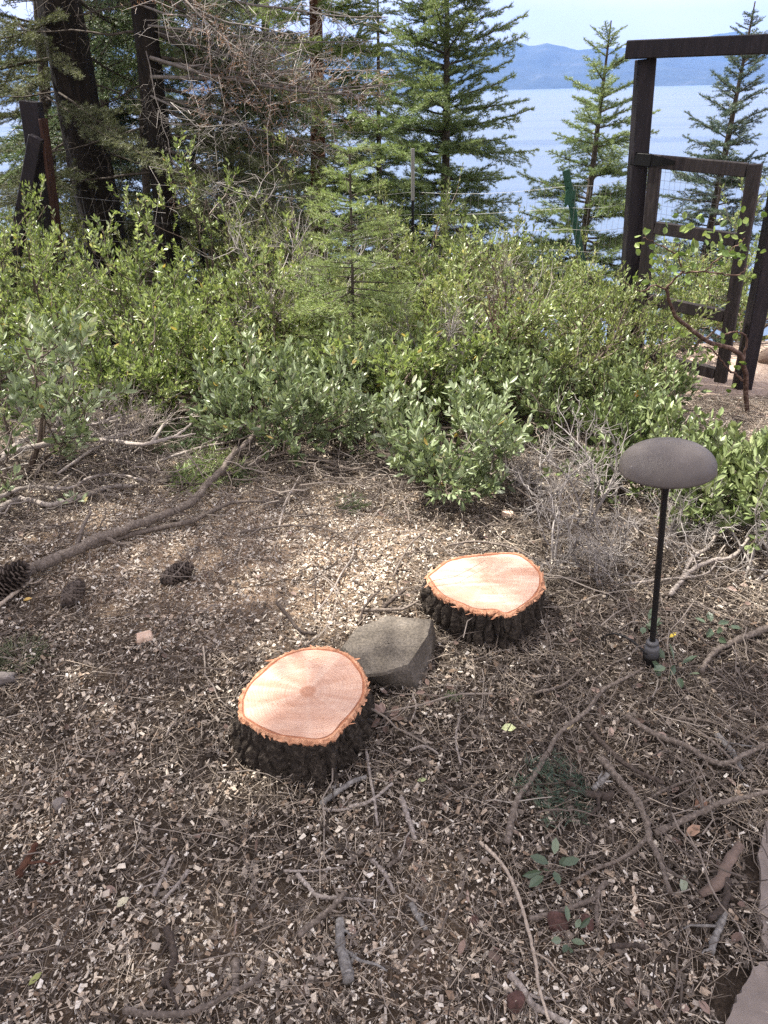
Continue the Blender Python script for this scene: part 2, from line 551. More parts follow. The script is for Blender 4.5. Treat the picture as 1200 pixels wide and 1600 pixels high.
# =============================================================== TREES
def needle_tris(acc, p, d, nl, nw, rnd):
    N = len(p)
    s = nrm(np.cross(d, RS.randn(N, 3)))
    V = np.stack([p - s * nw * .5, p + s * nw * .5, p + nrm(d) * (nl * (.7 + .6 * RS.rand(N, 1)))], 1).reshape(-1, 3)
    acc.add(V, np.arange(3 * N).reshape(-1, 3), np.repeat(rnd, 3))

def branch_proto(L, nl, nw, side_sp, need_sp, droop=.1, twig=.42, start=.15, flat=.35, rad=.012, wild=.12, sub=True, need=1.0, ang=52):
    """a conifer branch along +X: (wood mesh accumulator, needle accumulator)"""
    wood, ned = Acc(), Acc()
    k = 9
    t = np.linspace(0, 1, k)
    ax = np.stack([t * L, wild * .35 * L * np.cumsum(RS.randn(k)) / k, -droop * L * (t ** 1.3) + droop * .6 * L * t ** 3 + .02 * L * np.cumsum(RS.randn(k)) / 3], 1)
    ax[:, 1:] -= ax[0, 1:]
    v, f, _ = btubes(ax[None], (rad * (1 - .85 * t) + .0012)[None], 5)
    wood.add(v, f, .35)
    segs = [(ax[i], ax[i + 1]) for i in range(int(k * start), k - 1)]
    ts = np.arange(start, .985, side_sp / L)
    ts = np.clip(ts + RS.randn(len(ts)) * .2 * side_sp / L, .05, .985)
    at = lambda q: np.stack([np.interp(q, t, ax[:, c]) for c in range(3)], -1)
    p0 = at(ts)
    sgn = np.where(np.arange(len(ts)) % 2 == 0, 1, -1)
    ln = L * twig * ((1 - ts) ** .75 * np.minimum(1, (ts + .12) / .4) + .10) * (.65 + .6 * RS.rand(len(ts)))
    an = np.radians(ang + RS.randn(len(ts)) * 9)
    dr = nrm(np.stack([np.cos(an), sgn * np.sin(an), RS.randn(len(ts)) * flat * .6], -1))
    pts = p0[:, None] + dr[:, None] * ln[:, None, None] * np.linspace(0, 1, 4)[None, :, None]
    pts[:, 1:] += RS.randn(len(ts), 3, 3) * (ln * wild * .35)[:, None, None]
    pts[:, :, 2] -= (np.linspace(0, 1, 4) ** 2)[None] * (ln * droop * 1.1)[:, None]
    rr = np.broadcast_to((rad * .38 * np.array([1, .75, .5, .25])), (len(ts), 4)) * (.7 + .3 * ln / ln.max())[:, None]
    v, f, _ = btubes(pts, rr, 3)
    wood.add(v, f, np.repeat(RS.rand(len(ts)), 12))
    S = [(a, b) for a, b in segs]
    A0 = [pts[:, i] for i in range(3)]; B0 = [pts[:, i + 1] for i in range(3)]
    if sub:
        P0, P1 = [], []
        for i in range(len(ts)):
            m = int(ln[i] / (side_sp * .9))
            for q in range(m):
                u = (q + .6 + RS.rand() * .3) / (m + .6)
                pos = pts[i, 0] + (pts[i, 3] - pts[i, 0]) * u
                sd = 1 if q % 2 else -1
                l2 = ln[i] * .42 * (1 - u * .75) * (.6 + .6 * RS.rand())
                a2 = math.radians(48 + RS.randn() * 10) * sd
                d = dr[i]
                lat = np.array([-d[1], d[0], 0])
                dd = d * math.cos(a2) + lat * math.sin(a2) + np.array([0, 0, RS.randn() * flat * .7])
                P0.append(pos); P1.append(pos + dd * l2)
        if P0:
            P0, P1 = np.array(P0), np.array(P1)
            mid = (P0 + P1) / 2 + RS.randn(len(P0), 3) * .02 * L * wild
            q = np.stack([P0, mid, P1], 1)
            v, f, _ = btubes(q, np.broadcast_to(rad * np.array([.2, .15, .07]), (len(P0), 3)), 3)
            wood.add(v, f, np.repeat(RS.rand(len(P0)), 9))
            A0 += [P0, mid]; B0 += [mid, P1]
    A0 = np.concatenate(A0 + [np.array([s[0] for s in S])]); B0 = np.concatenate(B0 + [np.array([s[1] for s in S])])
    if need > 0:
        lens = np.linalg.norm(B0 - A0, axis=1)
        cnt = np.maximum((lens / need_sp * need).astype(int), 0)
        idx = np.repeat(np.arange(len(A0)), cnt)
        u = RS.rand(len(idx), 1)
        p = A0[idx] + (B0[idx] - A0[idx]) * u
        d = nrm(B0[idx] - A0[idx])
        r = RS.randn(len(idx), 3)
        r[:, 2] = r[:, 2] * flat + .25
        r = nrm(r - d * (r * d).sum(1, keepdims=True))
        dirn = d * .55 + r * .85
        tone = np.clip(.28 + .45 * np.clip(p[:, 0] / L, 0, 1) + RS.randn(len(idx)) * .14, 0, 1)
        needle_tris(ned, p, dirn, nl, nw, tone)
    return wood, ned

class Proto:
    def __init__(self, L, wood, ned, wm, nm):
        self.L = L
        self.wood = wood.mesh('branch', wm, True)
        self.ned = ned.mesh('needles', nm) if ned.n else None

def protos(n, L, nm, wm='bark_fir', **k):
    return [Proto(L, *branch_proto(L, **k), M[wm], M[nm]) for _ in range(n)]

PR = {}
PR['fir_long'] = protos(4, 1.5, 'needle_fir', nl=.036, nw=.006, side_sp=.048, need_sp=.0028, droop=.13, rad=.014)
PR['fir_mid'] = protos(5, .8, 'needle_fir', nl=.032, nw=.0052, side_sp=.038, need_sp=.0025, droop=.10, rad=.010)
PR['fir_short'] = protos(3, .35, 'needle_fir', nl=.028, nw=.0044, side_sp=.028, need_sp=.0022, droop=.03, rad=.006)
PR['sap_long'] = protos(4, .5, 'needle_pale', nl=.028, nw=.0034, side_sp=.042, need_sp=.0046, droop=.10, rad=.005, twig=.5)
PR['sap_short'] = protos(3, .22, 'needle_pale', nl=.024, nw=.0030, side_sp=.024, need_sp=.0026, droop=.02, rad=.0035, twig=.5)
PR['big'] = protos(4, 2.2, 'needle_grey', nl=.050, nw=.008, side_sp=.075, need_sp=.0048, droop=.18, rad=.022, twig=.38)
PR['dead'] = protos(5, 1.6, 'needle_dead', 'twig_dead', nl=.02, nw=.003, side_sp=.075, need_sp=.05, droop=.16, rad=.0075, twig=.45, wild=.45, flat=.8, need=0, ang=46)
PR['dead_red'] = protos(3, 1.4, 'needle_dead', 'twig_dead', nl=.026, nw=.003, side_sp=.05, need_sp=.012, droop=.22, rad=.010, twig=.4, wild=.3, flat=.6, need=.8)
PR['bare_dark'] = protos(4, 1.6, 'needle_dead', 'bark_fir', nl=.02, nw=.003, side_sp=.10, need_sp=.05, droop=.10, rad=.014, twig=.36, wild=.4, flat=.9, need=0)
PR['feather'] = protos(2, 1.3, 'needle_grey', nl=.034, nw=.0042, side_sp=.032, need_sp=.0032, droop=.16, rad=.008, twig=.17, ang=38)
PR['sprig'] = protos(3, .16, 'needle_fir', nl=.022, nw=.002, side_sp=.02, need_sp=.0022, droop=.02, rad=.0025, twig=.5)

def set_mat(o, m):
    o.material_slots[0].link = 'OBJECT'
    o.material_slots[0].material = m

def put_branch(parent, base, p0, d, length, pr, roll=0.0, nm=None, wm=None):
    d = Vector(d).normalized()
    x = d
    zz = Vector((0, 0, 1)) - x * x.z
    zz.normalize()
    y = zz.cross(x)
    rot = Matrix((x, y, zz)).transposed() @ Matrix.Rotation(roll, 3, 'X')
    s = length / pr.L
    mw = Matrix.Translation(Vector(p0) - Vector(base)) @ rot.to_4x4() @ Matrix.Scale(s, 4)
    b = link('branch', pr.wood, parent)
    b.matrix_local = mw
    if wm: set_mat(b, M[wm])
    if pr.ned:
        q = link('needles', pr.ned, b)
        q['kind'] = 'stuff'
        if nm: set_mat(q, M[nm])
    return b

def trunk(parent, base, pts, radii, mat, sides=14, n=30, furrow=0.0, seed=0):
    c = spline(pts, n)
    r = np.interp(np.linspace(0, 1, n), np.linspace(0, 1, len(radii)), radii)
    v, f, cf = btubes((c - np.array(base))[None], r[None], sides, True)
    if furrow:
        ctr = np.repeat(c - np.array(base), sides, axis=0)
        o = nrm(v - ctr)
        q = np.array([mnoise.ridged_multi_fractal(Vector((a[0] * 9 + seed, a[1] * 9, a[2] * 2.2)), .8, 2.1, 4, 1.0, 2.0) for a in v])
        v = v + o * (furrow * (q - 1.0))[:, None]
    acc = Acc()
    acc.add(v, f)
    return acc.build('trunk', M[mat], parent, True)

def conifer(name, label, base, top, diam, z_first, spacing, nper, lenf, pitchf, kinds, bark='bark_fir', nm=None, cat='tree', furrow=0, sides=12, rings=30, group=None, jit=1.0):
    base, top = Vector(base), Vector(top)
    t = thing(name, label, cat, base, group)
    trunk(t, base, [base, base.lerp(top, .5) + Vector((RS.randn() * .02, RS.randn() * .02, 0)), top], [diam * .58, diam * .42, diam * .26, .006], bark, sides, rings, furrow, RS.rand() * 9)
    H = top.z - base.z
    z = z_first
    yaw = RS.rand() * 6
    while z < H * .985:
        u = z / H
        for i in range(nper):
            zz = z + (RS.rand() - .5) * spacing * jit
            q = base.lerp(top, min(zz / H, .99))
            yw = yaw + i * 2 * math.pi / nper + RS.randn() * .22
            ln = lenf(u) * (.75 + .45 * RS.rand())
            pt = pitchf(u) + RS.randn() * .09
            d = (math.cos(yw) * math.cos(pt), math.sin(yw) * math.cos(pt), math.sin(pt))
            kind = kinds(u, ln)
            if kind is None: continue
            pr = PR[kind]
            put_branch(t, base, q, d, ln, pr[RS.randint(len(pr))], RS.randn() * .2, nm)
        z += spacing * (.75 + .5 * RS.rand())
        yaw += 1.0
    return t, base

def at_ground(px, y, py=330):
    q = P(px, py, y)
    return Vector((q.x, y, float(hgt(q.x, y)) - .05))

def top_at(px, py, y):
    return P(px, py, y)

fk = lambda u, ln: 'fir_long' if ln > 1.05 else ('fir_mid' if ln > .45 else 'fir_short')
# young fir with dense boughs, left of the lake
b = at_ground(690, 8.6, 300)
conifer('fir_tree', 'dense young fir tree standing before the lake, beside the pale grey fence post', b, top_at(699, -190, 8.6), .13, .7, .16, 5,
        lambda u: .34 + 1.05 * (1 - u) ** .75, lambda u: -.12 + .75 * u ** 1.5, fk, nm='needle_mid')
b = at_ground(917, 7.6, 330)
conifer('fir_tree', 'open layered fir tree directly behind the green metal fence stake', b, top_at(955, 32, 7.6), .10, .8, .15, 4,
        lambda u: .10 + 1.10 * (1 - u) ** .8, lambda u: .02 + .55 * u ** 1.5, fk, nm='needle_mid')
b = at_ground(1118, 8.6, 330)
conifer('fir_tree', 'dark blue green fir tree seen through the open gate', b, top_at(1180, 2, 8.6), .12, .7, .15, 4,
        lambda u: .10 + 1.0 * (1 - u) ** .8, lambda u: .05 + .5 * u ** 1.5, fk, nm='needle_blue')
# sapling among the shrubs
b = G(550, 640)
conifer('fir_sapling', 'feathery pale green fir sapling growing up through the middle shrubs', b, P(546, 232, b.y), .026, .45, .085, 5,
        lambda u: .08 + .40 * min(1, (1 - u) * 1.9) ** .9, lambda u: -.05 + .5 * u ** 2, lambda u, ln: 'sap_long' if ln > .28 else 'sap_short', cat='sapling')

# two big dark trunks at the left; their crowns rise above the picture and shade the ground
def green_above(z0):
    return lambda u, ln: 'big' if u > z0 else None
Y1 = 7.3
b = at_ground(152, Y1, 345); tp = P(92, 0, Y1); dv = (tp - b) / (tp.z - b.z)
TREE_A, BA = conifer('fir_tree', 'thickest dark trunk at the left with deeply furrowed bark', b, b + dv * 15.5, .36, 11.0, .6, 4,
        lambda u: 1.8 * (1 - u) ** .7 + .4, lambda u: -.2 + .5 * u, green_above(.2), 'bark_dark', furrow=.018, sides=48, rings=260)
Y2 = 6.9
b = at_ground(241, Y2, 325); tp = P(222, 0, Y2); dv = (tp - b) / (tp.z - b.z)
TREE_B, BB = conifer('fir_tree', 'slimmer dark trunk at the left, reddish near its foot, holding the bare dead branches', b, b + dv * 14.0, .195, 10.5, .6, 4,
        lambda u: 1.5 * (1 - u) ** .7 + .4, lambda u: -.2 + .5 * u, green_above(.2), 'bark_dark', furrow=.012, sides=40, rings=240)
# lower, mostly dead branches of the two trunks
def trunk_pt(base, dv_top, z):
    return base + dv_top * (z - base.z)
dA = (P(92, 0, Y1) - BA); dA = dA / dA.z
dB = (P(222, 0, Y2) - BB); dB = dB / dB.z
def dead_set(tree, base, dv, zs, yaw0, yaw1, l0, l1, kinds, pitch=-.12, n=1, nm=None, wm=None):
    for z in zs:
        for _ in range(n):
            yw = yaw0 + (yaw1 - yaw0) * RS.rand()
            pt = pitch + RS.randn() * .14
            pr = PR[kinds[RS.randint(len(kinds))]]
            put_branch(tree, base, trunk_pt(base, dv, z + RS.randn() * .05), (math.cos(yw) * math.cos(pt), math.sin(yw) * math.cos(pt), math.sin(pt)), l0 + (l1 - l0) * RS.rand(), pr[RS.randint(len(pr))], RS.randn() * .5, nm, wm)
dead_set(TREE_B, BB, dB, np.arange(.9, 2.9, .20), -.95, .35, 1.3, 2.3, ['dead', 'dead', 'dead_red', 'dead'], -.10, 1)
dead_set(TREE_B, BB, dB, np.arange(1.0, 2.8, .5), .1, 1.2, 1.0, 2.0, ['bare_dark', 'dead'], -.15, 1)
dead_set(TREE_B, BB, dB, np.arange(.9, 2.6, .35), 2.3, 3.9, .8, 1.3, ['bare_dark'], -.1, 1)
dead_set(TREE_B, BB, dB, np.arange(.75, 1.5, .22), -.5, .3, 1.3, 1.9, ['big'], -.22, 1)
dead_set(TREE_B, BB, dB, np.arange(1.6, 3.2, .4), .3, 1.6, 1.4, 2.1, ['big'], -.25, 1, 'needle_fir')
dead_set(TREE_A, BA, dA, np.arange(1.5, 3.2, .4), .2, 2.8, 1.4, 2.1, ['big'], -.25, 1, 'needle_fir')
dead_set(TREE_B, BB, dB, np.arange(1.3, 3.0, .5), .2, .9, 1.4, 2.1, ['big'], -.18, 1)
dead_set(TREE_A, BA, dA, np.arange(1.0, 3.2, .28), 2.2, 4.4, 1.0, 1.8, ['bare_dark', 'bare_dark', 'big'], -.1, 1)
dead_set(TREE_A, BA, dA, np.arange(1.2, 3.0, .45), -.6, .9, .9, 1.5, ['bare_dark'], -.1, 1)
def aimed(tree, base, p0, p1, kind, nm=None, roll=0):
    d = Vector(p1) - Vector(p0)
    put_branch(tree, base, p0, d, d.length, PR[kind][RS.randint(len(PR[kind]))], roll, nm)
aimed(TREE_A, BA, P(92, 145, 7.1), P(256, 256, 6.2), 'feather', None, .5)
aimed(TREE_A, BA, P(70, 150, 7.1), P(200, 215, 6.4), 'feather', None, .6)
aimed(TREE_A, BA, P(30, 40, 7.2), P(118, 110, 6.6), 'feather', None, .5)
aimed(TREE_B, BB, P(235, 90, 6.8), P(600, 105, 6.0), 'dead_red', None, .3)
aimed(TREE_B, BB, P(236, 150, 6.8), P(560, 215, 6.0), 'dead', None, .4)
aimed(TREE_B, BB, P(232, 40, 6.8), P(560, 60, 5.8), 'dead', None, .5)
aimed(TREE_B, BB, P(236, 120, 6.8), P(585, 100, 5.9), 'dead_red', None, .9)
aimed(TREE_B, BB, P(226, 10, 6.8), P(470, 30, 5.7), 'dead', None, .9)
aimed(TREE_B, BB, P(228, 80, 6.75), P(262, 260, 6.3), 'dead', None, .9)

# trees farther back at the left
def back_tree(label, px, py_top, y, diam, lmax, nm, bark='bark_fir', z1=.9, nper=5, sp=.42, top=None, kind=None, cat='tree', name='fir_tree'):
    b = at_ground(px, y, 300)
    tp = top if top else top_at(px, py_top, y)
    return conifer(name, label, b, tp, diam, z1, sp, nper, lambda u: .3 + lmax * (1 - u) ** .8, lambda u: -.15 + .5 * u, kind or (lambda u, ln: 'big' if ln > 1.2 else 'fir_long'), bark, nm)
back_tree('thin grey trunk between the two dark trunks', 187, -500, 9.2, .12, .9, 'needle_grey', z1=2.0, sp=.5, nper=4)
TREE_C, BC = back_tree('bright green pine with a reddish trunk behind the dead branches', 478, -700, 9.8, .24, 1.5, 'needle_pale', 'bark_red', z1=1.5, sp=.4, nper=5)
for q in [((486, 60, 9.7), (610, 70, 9.0)), ((486, 100, 9.7), (600, 30, 9.2)), ((484, 20, 9.7), (590, 10, 9.2)), ((480, 150, 9.7), (600, 130, 9.2))]:
    aimed(TREE_C, BC, P(*q[0]), P(*q[1]), 'fir_long', 'needle_pale', .4)
back_tree('grey green fir at the far left edge behind the wooden fence post', 12, -600, 10.0, .2, 1.7, 'needle_grey', z1=1.2, sp=.5)
back_tree('shaded fir behind the thickest trunk', 118, -500, 11.5, .2, 1.5, 'needle_blue', z1=1.0, sp=.55)
back_tree('shaded fir filling the gap right of the slimmer trunk', 330, -420, 10.8, .2, 1.8, 'needle_grey', z1=.8, sp=.42)
back_tree('dark fir in the gap left of the thickest trunk', 55, -600, 12.5, .2, 1.9, 'needle_fir', z1=1.5, sp=.45)
back_tree('dark fir filling the gap between the two dark trunks', 215, -600, 12.8, .2, 1.9, 'needle_fir', z1=1.5, sp=.42)
back_tree('dark fir behind the dead branches', 400, -500, 12.2, .2, 1.9, 'needle_fir', z1=1.2, sp=.40)
back_tree('small fir between the bright pine and the dense young fir', 590, -60, 10.5, .12, .9, 'needle_fir', z1=.8, sp=.3)

# firs added out of view at the left to shade the stumps
RS.seed(504)
for lab, x, y, hh, lm in (('tall fir added out of view at the left for shade, level with the shrubs', -4.9, 2.8, 19.0, 2.0), ('tall fir added out of view at the left for shade, level with the stumps', -6.2, 1.8, 18.0, 2.0)):
    b = Vector((x, y, float(hgt(x, y)) - .05))
    conifer('fir_tree', lab, b, b + Vector((.1, 0, hh)), .34, 4.2, .80, 4, lambda u: .4 + lm * min(1, (1 - u) * 2.0), lambda u: -.2 + .5 * u, lambda u, ln: 'big', 'bark_dark')

RS.seed(77)
# =============================================================== GATE AND FENCE
M['gate_dark'] = woodmat('gate_dark', (.010, .009, .012), (.018, .015, .019), (.034, .027, .031), 8, .6, .3, .002, (6, 6, .7))
M['gate_brown'] = woodmat('gate_brown', (.017, .014, .014), (.032, .026, .026), (.06, .048, .046), 8, .7, .4, .002, (6, 6, .8))
M['post_edge_lit'] = woodmat('post_edge_lit', (.025, .012, .009), (.05, .023, .017), (.085, .042, .03), 8, .7, .4, .002, (6, 6, .7))
M['iron'] = plain('iron', (.015, .015, .016), .5, .6)
M['wire'] = plain('wire', (.24, .24, .24), .6, .3)
M['post_green'] = plain('post_green', (.012, .06, .035), .5, 0, .2)
M['galvanised'] = plain('galvanised', (.22, .22, .21), .6, .3)

def beam(acc, a, b, w, d, up=None, bev=.005, mi=0):
    """bevelled square timber from a to b, w wide, d deep"""
    a, b = Vector(a), Vector(b)
    z = (b - a).normalized()
    ref = Vector(up) if up else Vector((0, 1, 0))
    x = ref.cross(z).normalized()
    y = z.cross(x)
    V, c = [], [(1, 1), (-1, 1), (-1, -1), (1, -1)]
    ring = []
    for sx, sy in c:
        for k in (0, 1):
            ex, ey = (w / 2 - bev * (1 if (k == 1) == (sx * sy > 0) else 0)), (d / 2 - bev * (1 if (k == 0) == (sx * sy > 0) else 0))
            ring.append(x * (sx * ex) + y * (sy * ey))
    n = 8
    for q, s in ((a, .94), (a + z * bev, 1), (b - z * bev, 1), (b, .94)):
        for r in ring:
            V.append(tuple(q + r * s))
    Fq = [[i * n + j, i * n + (j + 1) % n, (i + 1) * n + (j + 1) % n, (i + 1) * n + j] for i in range(3) for j in range(n)]
    o = acc.n
    acc.add(V, Fq, .5, mi)
    acc.f.append(np.array([list(range(n - 1, -1, -1)), list(range(3 * n, 4 * n))]) + o); acc.m.append(np.full(2, mi))

def beam_obj(name, parent, a, b, w, d, mat, up=None):
    acc = Acc()
    base = parent.location if parent else Vector()
    beam(acc, Vector(a) - base, Vector(b) - base, w, d, up)
    return acc.build(name, M[mat], parent)

YL = 4.95
gl_top, gl_low = P(1009, 92, YL), P(986, 400, YL)
gl_base = gl_top + (gl_low - gl_top) * ((gl_top.z - (float(hgt(gl_low.x, YL)) - .1)) / (gl_top.z - gl_low.z))
gr_base = G(1160, 606)
gf = thing('entrance_arch', 'dark stained timber gate frame with an overhanging top beam', 'gate frame', (gl_base.x, gl_base.y, gl_base.z + .1))
beam_obj('post', gf, gl_base, gl_top, .10, .10, 'gate_dark')
hz = gl_top.z
gr_top = Vector((gr_base.x - .11, gr_base.y, hz - .004))
beam_obj('post', gf, gr_base - Vector((0, 0, .1)), gr_top, .10, .10, 'gate_dark')
ha = P(979, 80, YL - .02)
hdir = (gr_top - gl_top); hdir.z = 0; hdir.normalize()
hl = Vector((ha.x, ha.y, hz + .046))
beam_obj('top_beam', gf, hl, hl + hdir * 1.45, .10, .092, 'gate_dark', (0, 0, 1))

# gate leaf, swung open toward the viewer
la = P(1016, 240, YL - .09); YR = 4.12
lz = la.z
lb = P(1192, 256, 4.40)
lt = (lb - la); LW = lt.length; lt.normalize()
leaf_h = lb.z - (float(hgt(lb.x, lb.y)) + .07)
gate = thing('gate', 'brown timber gate leaf with wire mesh, standing ajar', 'gate', (la.x, la.y, lz - leaf_h))
nrml = Vector((-lt.y, lt.x, 0)).normalized()
dn = Vector((.07, 0, -1)).normalized()
beam_obj('stile', gate, la + dn * .045 + lt * .04, la + dn * leaf_h + lt * .04, .075, .04, 'gate_brown', nrml)
beam_obj('stile', gate, lb + dn * .004 - lt * .04, lb + dn * leaf_h - lt * .04, .075, .04, 'gate_brown', nrml)
for k, zz in enumerate((.04, .42, .88, leaf_h - .05)):
    a = la + dn * zz + lt * (.0 if k == 0 else .081); bq = lb + dn * zz - lt * .081
    if zz < leaf_h - .03 and not (k == 3 and leaf_h < 1.05):
        beam_obj('rail', gate, a, bq, .075, .038, 'gate_brown', nrml)
acc = Acc()
off = nrml * .026
T = []
nx = 19; nz = 26
for i in range(nx):
    p = la + lt * (.03 + (LW - .06) * i / (nx - 1)) + off
    T.append([p + dn * .03, p + dn * (leaf_h - .03)])
for i in range(nz):
    zz = .05 + (leaf_h - .1) * i / (nz - 1)
    T.append([la + lt * .02 + dn * zz + off * 1.08, lb - lt * .02 + dn * zz + off * 1.08])
T = np.array([[list(q - gate.location) for q in s] for s in T])
v, f, _ = btubes(T, np.full(T.shape[:2], .0008), 4)
acc.add(v, f); acc.build('wire_mesh', M['wire'], gate)
acc = Acc()
hb = la + dn * .035 - nrml * .026
beam(acc, hb - lt * .11 - gate.location, hb + lt * .02 - gate.location, .075, .006, nrml)
hp = [hb + lt * .0 + dn * -.03, hb + lt * .16 + dn * .006]
v0 = [hb + lt * .02 + dn * -.035, hb + lt * .02 + dn * .035, hb + lt * .17 + dn * .01, hb + lt * .17 - dn * .01]
v0 = [q - gate.location for q in v0]; v1 = [q + nrml * .006 for q in v0]
acc.add([tuple(q) for q in v0 + v1], [[0, 1, 2, 3], [4, 7, 6, 5], [0, 4, 5, 1], [1, 5, 6, 2], [2, 6, 7, 3], [3, 7, 4, 0]])
acc.build('hinge', M['iron'], gate)

# wire fence running left from the gate
fence = thing('wire_fence', 'low wire mesh fence strung behind the shrubs, left of the gate', 'fence', (gl_base.x, gl_base.y, 0))
fp = [Vector((gl_base.x - .06, gl_base.y + .05, 0)), P(893, 300, 6.0), P(645, 270, 6.9), P(301, 290, 6.9), P(62, 300, 6.4), P(-120, 300, 6.2)]
tops = [P(985, 268, 5.0).z, P(893, 290, 6.0).z, P(645, 300, 6.9).z, P(301, 315, 6.9).z, P(62, 300, 6.4).z, P(-120, 300, 6.2).z]
def fpos(i, u, v):
    a, b = fp[i], fp[i + 1]
    x = a.x + (b.x - a.x) * u; y = a.y + (b.y - a.y) * u
    zt = tops[i] + (tops[i + 1] - tops[i]) * u - .035 * math.sin(u * math.pi) * (1 - v)
    zb = float(hgt(x, y)) + .05
    return Vector((x, y, zt + (zb - zt) * v))
H2, V2 = [], []
for i in range(len(fp) - 1):
    for k in range(9):
        H2.append([list(fpos(i, u, k / 8) - fence.location) for u in np.linspace(0, 1, 7)])
    n = int((fp[i + 1] - fp[i]).to_2d().length / .075)
    for k in range(n):
        V2.append([list(fpos(i, k / n, v) - fence.location) for v in (0, .5, 1)])
acc = Acc()
v, f, _ = btubes(np.array(H2), np.full((len(H2), 7), .0011), 4); acc.add(v, f)
v, f, _ = btubes(np.array(V2), np.full((len(V2), 3), .0008), 4); acc.add(v, f)
acc.build('wire_mesh', M['wire'], fence)

# green metal stake with a studded T section
sb, st = P(903, 372, 6.0), P(884, 266, 6.0)
dirn = (st - sb).normalized()
g0 = sb - dirn * ((sb.z - (float(hgt(sb.x, 6.0)) - .15)) / dirn.z)
stk = thing('fence_stake', 'green metal fence stake leaning left, in front of the lake', 'fence post', g0)
acc = Acc()
beam(acc, Vector(), st - g0, .055, .010, (0, 1, 0), .002)
beam(acc, Vector((0, .022, 0)), st - g0 + Vector((0, .022, 0)), .012, .034, (0, 1, 0), .002)
acc.build('bar', M['post_green'], stk)
acc = Acc()
L = (st - g0).length
for i in range(int(L / .055)):
    c = dirn * (.1 + i * .055)
    if c.length > L - .03: break
    beam(acc, c + Vector((0, -.008, -.008)), c + Vector((0, -.008, .008)), .018, .010, (0, 1, 0), .002)
acc.build('studs', M['post_green'], stk)
acc = Acc()
cpos = P(888, 308, 6.0) - g0
V = [(-.028, 0, .04), (.0, 0, .075), (.028, 0, .045), (.05, 0, .055), (.06, 0, -.02), (.03, 0, -.01), (.022, 0, -.07), (0, 0, -.05), (-.026, 0, -.075), (-.03, 0, -.01)]
fr = [tuple(Vector(q) + cpos + Vector((0, -.022, 0))) for q in V]; bk = [tuple(Vector(q) + cpos + Vector((0, -.014, 0))) for q in V]
n = len(V)
acc.add(fr + bk, [[i, (i + 1) % n, n + (i + 1) % n, n + i] for i in range(n)])
acc.f.append(np.array([list(range(n))[::-1], list(range(n, 2 * n))])); acc.m.append(np.zeros(2))
acc.build('clip_plate', M['post_green'], stk)

def rod_post(label, px, py0, py1, y, r, mat, tip=None):
    a, b = P(px, py1, y), P(px + (px - 640) * -.03 * 0, py0, y)
    dz = a.z - float(hgt(a.x, y)) + .1
    g = Vector((a.x, a.y, a.z - dz))
    o = thing('fence_post', label, 'fence post', g)
    acc = Acc()
    c = np.array([[0, 0, 0], list((b - g) * .5), list(b - g)])
    v, f, cf = btubes(c[None], np.full((1, 3), r), 10, True); acc.add(v, f)
    acc.f.append(cf); acc.m.append(np.zeros(len(cf)))
    acc.build('bar', M[mat], o, False)
    if tip:
        acc = Acc()
        q = b - g
        v, f, cf = btubes(np.array([[list(q * .80), list(q * .9), list(q * 1.01)]]), np.full((1, 3), r * 1.25), 10, True); acc.add(v, f)
        acc.f.append(cf); acc.m.append(np.zeros(len(cf)))
        acc.build('sleeve', M[tip], o)
rod_post('thin fence post with a pale grey sleeve at its top, beside the dense young fir', 645, 236, 330, 6.9, .013, 'iron', 'galvanised')
rod_post('thin black fence post right of the slimmer trunk', 301, 238, 375, 6.9, .022, 'iron')

# wooden corner post with brace at the far left
wp_t, wp_b = P(48, 158, 6.4), P(72, 330, 6.4)
d = (wp_b - wp_t); wp_g = wp_t + d * ((wp_t.z - float(hgt(wp_b.x, 6.4)) + .1) / -d.z)
wp = thing('fence_post', 'leaning wooden fence post with a diagonal brace at the far left', 'fence post', wp_g)
beam_obj('post', wp, wp_g, wp_t, .14, .12, 'gate_dark')
beam_obj('lit_edge', wp, wp_g + Vector((.082, -.045, 0)), wp_t + Vector((.082, -.045, -.12)), .022, .14, 'post_edge_lit')  # sunlit edge of the post, put in as a redder strip
br_b = P(38, 318, 6.35); dd = br_b - P(56, 220, 6.38)
beam_obj('brace', wp, br_b + dd * 1.6, P(57, 214, 6.25), .10, .07, 'gate_dark')

RS.seed(78)
